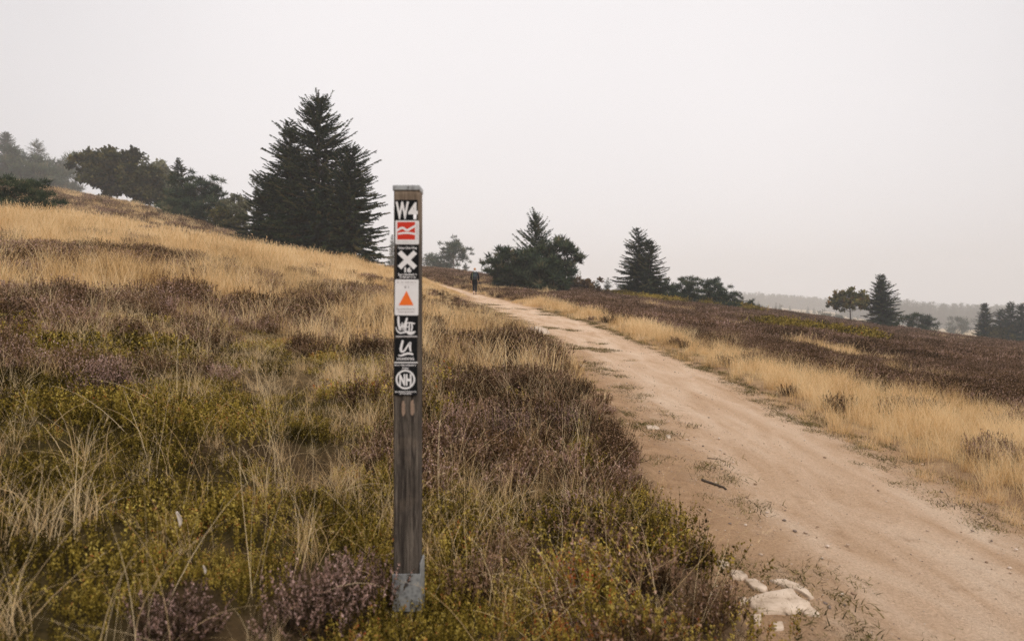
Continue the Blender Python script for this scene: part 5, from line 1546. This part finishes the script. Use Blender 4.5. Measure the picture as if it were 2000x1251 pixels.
# 2 red square with white lines
p = plate(772.5, 818.5, 430.8, 477, M_WHITE, 'white plate with red square and two white lines', 2, rot=0.3)
sq = flat_poly('red_square', [R4(776.3, 433.6, 811, 468)], M_RED_P, p, 0.0003)
stroke('white_line', [(777.5, 449.5), (783, 446), (788, 445.5), (793, 449), (797, 449.5), (803, 446), (811, 441.5)], 4.2, M_WHITE, p, 0.0005)
stroke('white_line', [(779, 456.5), (788, 455.2), (797, 455), (804, 455.8), (811, 457.2)], 3.8, M_WHITE, p, 0.0006)
ink_lines('small_print', 794, 472.8, 35, 2.6, plain('faint_print', (0.62, 0.59, 0.58), 0.6, 0.05, 40), p, 5)
ink_lines('small_print', 815, 452, 34, 2.6, plain('faint_print', (0.55, 0.53, 0.54), 0.6, 0.05, 40), p, 6, True)
# 3 X 16
p = plate(775, 818, 478.8, 544.5, M_BLACK, 'black plate with a white cross above the number 16', 2.5)
text('lettering', 'Kaiser-Otto-Weg', 796.2, 481.8, 486, M_WHITE, p, width=36, bold=0.02)
def cross(cx, cz, hw, hh, t):
    out = []
    for sgn in (1, -1):
        a = np.array([-hw, -hh * sgn]); b = np.array([hw, hh * sgn])
        d = (b - a) / np.linalg.norm(b - a); s = np.array([-d[1], d[0]]) * t / 2
        out.append((a + s, a - s, b - s, b + s))
    return [[(xpx(cx + q[0]), zpx(cz - q[1])) for q in poly] for poly in out]
a, b = cross(796, 507.5, 15.5, 15.2, 9.6)
flat_poly('cross_bar', [a], M_WHITE, p, 0.0005); flat_poly('cross_bar', [b], M_WHITE, p, 0.0007)
text('lettering', '16', 797, 522.5, 531.2, M_WHITE, p, width=13.5, bold=0.05, lift=0.0009)
text('lettering', 'Sauerländischer', 796.5, 533.8, 537.6, M_WHITE, p, width=37, bold=0.03)
text('lettering', 'Gebirgsverein', 796.5, 539, 542.6, M_WHITE, p, width=32, bold=0.03)
# 4 orange triangle
p = plate(771.5, 817.5, 545.6, 615.4, M_WHITE, 'white plate with orange triangle', 2.5, rot=0.5)
flat_poly('orange_triangle', [[(xpx(794.3), zpx(567.5)), (xpx(808), zpx(595.8)), (xpx(779), zpx(595.8))]], M_ORANGE, p)
ink_lines('small_print', 795, 551, 38, 2.2, M_GREYT, p, 11); ink_lines('small_print', 795, 555.3, 27, 1.8, plain('faint_print', (0.62, 0.59, 0.58), 0.6, 0.05, 40), p, 12)
text('lettering', 'K 1', 794.7, 558.6, 562.4, M_DARKT, p, width=8, bold=0.02)
text('lettering', 'Sauerländischer', 793.5, 601.0, 604.6, M_GREYT, p, width=37, bold=0.01)
text('lettering', 'Gebirgsverein', 793.5, 606.4, 610, M_GREYT, p, width=32, bold=0.01)
# 5 WHT brushed letters
p = plate(772.5, 816.5, 616.4, 658.5, M_BLACK, 'black plate with brushed white letters W H T and a swoosh', 1.5)
stroke('brush_letter', [(778.5, 619), (778.8, 630), (782, 644), (786.5, 630), (788, 644), (791, 634), (795, 622)], [4.0, 4.4, 3.2, 2.6, 3.0, 3.6, 4.2], M_WHITE, p, n=60)
stroke('brush_letter', [(792, 645), (793.2, 638), (794.5, 631.5)], 2.6, M_WHITE, p)
stroke('brush_letter', [(793.4, 638.5), (797, 638), (800, 638)], 2.0, M_WHITE, p)
stroke('brush_letter', [(799.5, 645), (799.8, 638), (800, 632)], 2.6, M_WHITE, p)
stroke('brush_letter', [(794, 630), (802, 630), (809.5, 631.5)], [2.0, 2.6, 2.8], M_WHITE, p)
stroke('brush_letter', [(804.5, 631), (805.2, 638), (804, 644.5)], 3.0, M_WHITE, p)
stroke('swoosh', [(774, 638.5), (776, 645.5), (782, 649.6), (789, 648.6), (795, 647.5), (800, 649.8), (806, 649.6), (811.2, 647)], [1.4, 2.2, 3.0, 3.2, 4.0, 6.8, 6.2, 1.6], M_WHITE, p, n=60)
flat_poly('bottom_band', [R4(773.4, 655.3, 815.4, 658)], plain('grey_band', (0.45, 0.42, 0.41), 0.6, 0.25, 60), p, 0.0003)
# 6 U Uplandsteig
p = plate(771.5, 815.5, 661, 706, M_BLACK, 'black plate with brushed white U over a small line of capitals', 2.2)
stroke('brush_letter', [(786.8, 665.5), (785, 673), (783.2, 682), (785.5, 686), (790.5, 684), (796, 675.5), (801.6, 668.8), (801, 677), (802.3, 684.5)], [4.0, 4.8, 4.8, 4.2, 3.6, 3.4, 4.0, 4.2, 3.4], M_WHITE, p, n=70)
stroke('swoosh', [(779, 693), (784, 693.8), (790, 691.5), (797, 689.8), (803, 690.2), (806.3, 691.5)], [1.8, 3.2, 4.4, 4.2, 4.4, 3.2], M_WHITE, p)
text('lettering', 'UPLANDSTEIG', 792.3, 697.8, 702.2, M_WHITE, p, width=34, bold=0.03)
link('plate_rim', box_mesh('plate_rim', xpx(770.2), xpx(816), PLATE_Y + 0.0001, PLATE_Y + 0.0022, zpx(708.4), zpx(706.2), M_WHITE), p)
# 7 NH in a ring
p = plate(769.5, 815.5, 708.8, 771, M_BLACK, 'black plate with white NH inside a white ring', 1.5)
text('lettering', 'Neuer Hagen-Rundweg', 792, 710.4, 714.0, M_WHITE, p, width=42, bold=0.03)
text('lettering', '(5 km)', 792, 716.4, 719.8, M_WHITE, p, width=12, bold=0.03)
th = np.linspace(0, 2 * np.pi, 49)
ring = []
for k in range(48):
    ring.append([(xpx(792.2 + rr * math.cos(th[q])), zpx(740.3 - rr * math.sin(th[q]))) for rr, q in ((19, k), (19, k + 1), (15.6, k + 1), (15.6, k))])
flat_poly('white_ring', ring, M_WHITE, p)
text('lettering', 'N', 786, 731, 751, M_WHITE, p, width=11.4, bold=0.05)
text('lettering', 'H', 798.6, 731, 751, M_WHITE, p, width=11.2, bold=0.05, lift=0.0006)
text('lettering', 'Sauerländischer Gebirgsverein', 792.5, 762.4, 765.6, M_WHITE, p, width=41.5, bold=0.03)
ink_lines('small_print', 792, 768.0, 23, 2.2, M_WHITE, p, 21)

# ------------------------------------------------------------------ the walker
M_JACKET = plain('dark_jacket', (0.010, 0.013, 0.017), 0.8, 0.2, 9, spec=0.1)
M_TROUSER = plain('dark_trousers', (0.010, 0.013, 0.020), 0.85, 0.2, 9, spec=0.1)
M_SKIN = plain('skin', (0.52, 0.30, 0.20), 0.55, 0.06, 12)
M_HAT = plain('tan_wool', (0.58, 0.30, 0.12), 0.95, 0.15, 60)
M_HOOD = plain('white_fleece', (0.72, 0.71, 0.70), 0.95, 0.06, 30)
M_PACK = plain('slate_pack', (0.028, 0.045, 0.055), 0.7, 0.25, 12)
M_STRAP = plain('lime_strap', (0.42, 0.50, 0.20), 0.7, 0.1, 30)
M_SHOE = plain('dark_shoe', (0.035, 0.030, 0.028), 0.7, 0.2, 20)
M_SOLE = plain('shoe_sole', (0.30, 0.22, 0.17), 0.8, 0.1, 20)
M_SOCK = plain('pale_sock', (0.62, 0.60, 0.60), 0.9, 0.06, 30)
M_GLASSB = plain('black_camera', (0.012, 0.012, 0.013), 0.4, 0.2, 40)

def skin_mesh(name, joints, edges, mat, sub=2, root=0):
    """one continuous surface grown round a skeleton; joints: (x,y,z, rx, ry)"""
    me = bpy.data.meshes.new(name)
    me.from_pydata([j[:3] for j in joints], edges, [])
    o = bpy.data.objects.new(name, me); COL.objects.link(o)
    sk = o.modifiers.new('skin', 'SKIN'); sk.use_smooth_shade = True
    sd = o.modifiers.new('sub', 'SUBSURF'); sd.levels = sub; sd.render_levels = sub
    for i, j in enumerate(joints):
        s = me.skin_vertices[0].data[i]; s.radius = (j[3], j[4]); s.use_root = (i == root)
    bpy.context.view_layer.update()
    dg = bpy.context.evaluated_depsgraph_get()
    res = bpy.data.meshes.new_from_object(o.evaluated_get(dg))
    bpy.data.objects.remove(o); bpy.data.meshes.remove(me)
    res.name = name; res.materials.clear(); res.materials.append(mat)
    for pl in res.polygons: pl.use_smooth = True
    return res

def build_walker():
    u, Y = 927.5, 45.5
    x = (u - 1000) / F * Y
    z = float(surf_z(x, Y)[0])
    # facing away (+y), mid-stride: weight on the right leg, left leg trailing
    w = empty('person', (x, Y, z), R(4))
    tag(w, 'walker seen from behind in dark clothes and tan beanie carrying a slate backpack', 'person')
    J = [(0, 0, 0.96, .15, .11),        # 0 pelvis
         (0, 0.01, 1.16, .135, .10),    # 1 waist
         (0, 0.02, 1.36, .165, .115),   # 2 chest
         (0, 0.02, 1.475, .07, .06),    # 3 neck base
         (0, 0.035, 1.545, .052, .055), # 4 neck
         (0, 0.05, 1.64, .078, .095),   # 5 head
         (0, 0.05, 1.735, .06, .075),   # 6 crown
         (-.175, 0.015, 1.42, .06, .06), (-.245, -.03, 1.15, .046, .046), (-.235, .05, .92, .032, .034), (-.23, .075, .84, .036, .022),   # left arm 7-10
         (.175, 0.015, 1.42, .06, .06), (.235, .0, 1.15, .046, .046), (.245, .10, .92, .032, .034), (.245, .145, .85, .036, .022),         # right arm 11-14
         (-.085, 0, .90, .085, .09), (-.085, .02, .52, .058, .062), (-.075, -.20, .16, .036, .04), (-.075, -.26, .085, .034, .04), (-.075, -.15, .03, .038, .025),   # left leg 15-19
         (.085, 0, .90, .085, .09), (.078, .07, .50, .058, .062), (.07, .05, .12, .036, .04), (.07, .045, .055, .034, .036), (.075, .19, .03, .040, .026)]           # right leg 20-24
    E = [(0, 1), (1, 2), (2, 3), (3, 4), (4, 5), (5, 6), (2, 7), (7, 8), (8, 9), (9, 10), (2, 11), (11, 12), (12, 13), (13, 14),
         (0, 15), (15, 16), (16, 17), (17, 18), (18, 19), (0, 20), (20, 21), (21, 22), (22, 23), (23, 24)]
    body_me = skin_mesh('body', J, E, M_SKIN)
    body = link('body', body_me, w)
    # fingers and face
    def digits(hx, hy, hz, sgn):
        for k, (dx, L, rr) in enumerate(((-.024, .072, .0085), (-.008, .082, .009), (.008, .078, .009), (.023, .062, .008))):
            pts = [(hx + dx * 0.3 * sgn, hy + dx, hz, rr, rr), (hx + dx * .3 * sgn, hy + dx + .006, hz - L * .45, rr, rr), (hx - .008 * sgn, hy + dx + .02, hz - L * .8, rr * .9, rr * .9), (hx - .016 * sgn, hy + dx + .034, hz - L, rr * .8, rr * .8)]
            link('finger', skin_mesh('finger', pts, [(0, 1), (1, 2), (2, 3)], M_SKIN, 1), body)
        pts = [(hx - .01 * sgn, hy + .03, hz + .03, .011, .011), (hx - .028 * sgn, hy + .05, hz + .005, .010, .010), (hx - .03 * sgn, hy + .058, hz - .025, .009, .009)]
        link('thumb', skin_mesh('thumb', pts, [(0, 1), (1, 2)], M_SKIN, 1), body)
    digits(-.23, .078, .80, -1); digits(.245, .15, .81, 1)
    link('nose', skin_mesh('nose', [(0, .135, 1.655, .012, .012), (0, .162, 1.63, .016, .014)], [(0, 1)], M_SKIN, 1), body)
    for s in (-1, 1):
        link('ear', skin_mesh('ear', [(s * .08, .045, 1.66, .01, .018), (s * .085, .04, 1.625, .008, .012)], [(0, 1)], M_SKIN, 1), body)
        link('eye', skin_mesh('eye', [(s * .032, .136, 1.665, .012, .008), (s * .032, .140, 1.665, .01, .007)], [(0, 1)], M_GLASSB, 1), body)
    link('mouth', skin_mesh('mouth', [(-.022, .136, 1.592, .006, .006), (0, .142, 1.590, .007, .007), (.022, .136, 1.592, .006, .006)], [(0, 1), (1, 2)], plain('lip', (0.42, 0.16, 0.13), 0.5), 1), body)
    # clothes
    g = 0.022
    JJ = [(0, 0, 0.79, .19, .15), (0, .005, 0.98, .18, .145), (0, .01, 1.18, .165, .125), (0, .02, 1.36, .19, .135), (0, .02, 1.465, .10, .085), (0, .03, 1.50, .075, .07),
          (-.18, .015, 1.42, .082, .08), (-.25, -.03, 1.15, .068, .068), (-.237, .045, .93, .05, .05),
          (.18, .015, 1.42, .082, .08), (.24, 0, 1.15, .068, .068), (.246, .095, .93, .05, .05)]
    link('jacket', skin_mesh('jacket', JJ, [(0, 1), (1, 2), (2, 3), (3, 4), (4, 5), (3, 6), (6, 7), (7, 8), (3, 9), (9, 10), (10, 11)], M_JACKET), w)
    JT = [(0, 0, 1.0, .17, .135), (-.088, 0, .86, .105, .11), (-.086, .018, .52, .076, .08), (-.076, -.175, .21, .052, .056),
          (.088, 0, .86, .105, .11), (.079, .07, .50, .076, .08), (.071, .05, .14, .055, .058)]
    link('trousers', skin_mesh('trousers', JT, [(0, 1), (1, 2), (2, 3), (0, 4), (4, 5), (5, 6)], M_TROUSER), w)
    for s, pts in ((-1, [(-.0755, -.19, .19, .045, .047), (-.075, -.235, .11, .042, .046)]), (1, [(.07, .05, .15, .045, .047), (.07, .045, .085, .042, .046)])):
        link('sock', skin_mesh('sock', pts, [(0, 1)], M_SOCK, 1), w)
    sh = link('shoe', skin_mesh('shoe', [(-.075, -.275, .10, .052, .055), (-.075, -.235, .065, .052, .05), (-.075, -.16, .035, .05, .034), (-.075, -.11, .02, .042, .022)], [(0, 1), (1, 2), (2, 3)], M_SHOE), w)
    link('sole', skin_mesh('sole', [(-.075, -.305, .085, .04, .016), (-.075, -.25, .035, .044, .016), (-.075, -.11, .004, .044, .014)], [(0, 1), (1, 2)], M_SOLE, 1), sh)
    sh = link('shoe', skin_mesh('shoe', [(.07, .02, .085, .048, .045), (.072, .06, .06, .05, .045), (.075, .14, .045, .05, .034), (.076, .215, .032, .042, .026)], [(0, 1), (1, 2), (2, 3)], M_SHOE), w)
    link('sole', skin_mesh('sole', [(.07, -.01, .016, .044, .016), (.075, .21, .014, .046, .014)], [(0, 1)], M_SOLE, 1), sh)
    bn = link('beanie', skin_mesh('beanie', [(0, .035, 1.665, .098, .112), (0, .04, 1.72, .094, .106), (0, .035, 1.785, .055, .06)], [(0, 1), (1, 2)], M_HAT), w)
    link('folded_brim', skin_mesh('folded_brim', [(0, .035, 1.655, .100, .114), (0, .035, 1.685, .100, .114)], [(0, 1)], M_HAT, 1), bn)
    link('hood', skin_mesh('hood', [(0, -.01, 1.475, .11, .085), (0, -.015, 1.55, .105, .09), (0, .0, 1.625, .10, .085)], [(0, 1), (1, 2)], M_HOOD), w)
    # rucksack
    r = empty('backpack', (x, Y, z), R(4))
    tag(r, 'slate backpack on the back of the walker', 'backpack')
    bm = bmesh.new(); bmesh.ops.create_cube(bm, size=1.0)
    bmesh.ops.scale(bm, vec=(.28, .16, .46), verts=bm.verts)
    bmesh.ops.subdivide_edges(bm, edges=list(bm.edges), cuts=3, use_grid_fill=True)
    for v in bm.verts:
        tz = v.co.z / .25
        v.co.x *= 1 - 0.22 * max(0, tz) ** 2 - 0.05 * max(0, -tz) ** 2
        v.co.y -= 0.05 * (1 - tz ** 2) * (v.co.y < 0) + 0.02 * (tz < 0) * (v.co.y < 0)
    bmesh.ops.translate(bm, vec=(0, -.21, 1.235), verts=bm.verts)
    o = link('pack_body', bm_mesh('pack_body', bm, M_PACK, True), r)
    s_ = o.modifiers.new('round', 'SUBSURF'); s_.levels = 1; s_.render_levels = 1
    pk = link('front_pocket', box_mesh('front_pocket', -.105, .105, -.375, -.30, 1.03, 1.22, plain('dark_pack', (0.018, 0.026, 0.034), 0.7), 0.03, 3), r)
    link('lid', box_mesh('lid', -.12, .12, -.35, -.14, 1.44, 1.50, M_PACK, 0.025, 3), r)
    for s in (-1, 1):
        link('shoulder_strap', skin_mesh('shoulder_strap', [(s * .09, -.13, 1.46, .028, .01), (s * .105, .0, 1.545, .028, .01), (s * .11, .15, 1.46, .028, .01), (s * .12, .17, 1.25, .026, .01), (s * .16, .02, 1.08, .02, .01), (s * .13, -.13, 1.06, .018, .01)],
                                                    [(0, 1), (1, 2), (2, 3), (3, 4), (4, 5)], M_PACK, 1), r)
        q = link('side_cord', skin_mesh('side_cord', [(s * .155, -.18, 1.45, .009, .009), (s * .172, -.20, 1.25, .009, .009), (s * .165, -.20, 1.04, .009, .009)], [(0, 1), (1, 2)], M_STRAP if s < 0 else M_PACK, 1), r)
        if s < 0: q['label'] = 'lime coloured cord'
    # the camera in the right hand
    c = empty('handheld_camera', (x, Y, z), R(4))
    tag(c, 'black camera hanging in the right hand of the walker', 'camera')
    link('camera_body', box_mesh('camera_body', .225, .325, .10, .16, .735, .805, M_GLASSB, 0.01, 2), c)
    bm = bmesh.new(); bmesh.ops.create_cone(bm, cap_ends=True, segments=18, radius1=.036, radius2=.04, depth=.10)
    bmesh.ops.bevel(bm, geom=list(bm.edges), offset=.004, segments=1, affect='EDGES')
    bmesh.ops.rotate(bm, matrix=Matrix.Rotation(R(105), 3, 'Y'), verts=bm.verts)
    bmesh.ops.translate(bm, vec=(.37, .13, .755), verts=bm.verts)
    link('lens', bm_mesh('lens', bm, M_GLASSB, False), c)
    link('grip', box_mesh('grip', .228, .262, .158, .178, .74, .80, M_GLASSB, 0.008, 2), c)
build_walker()
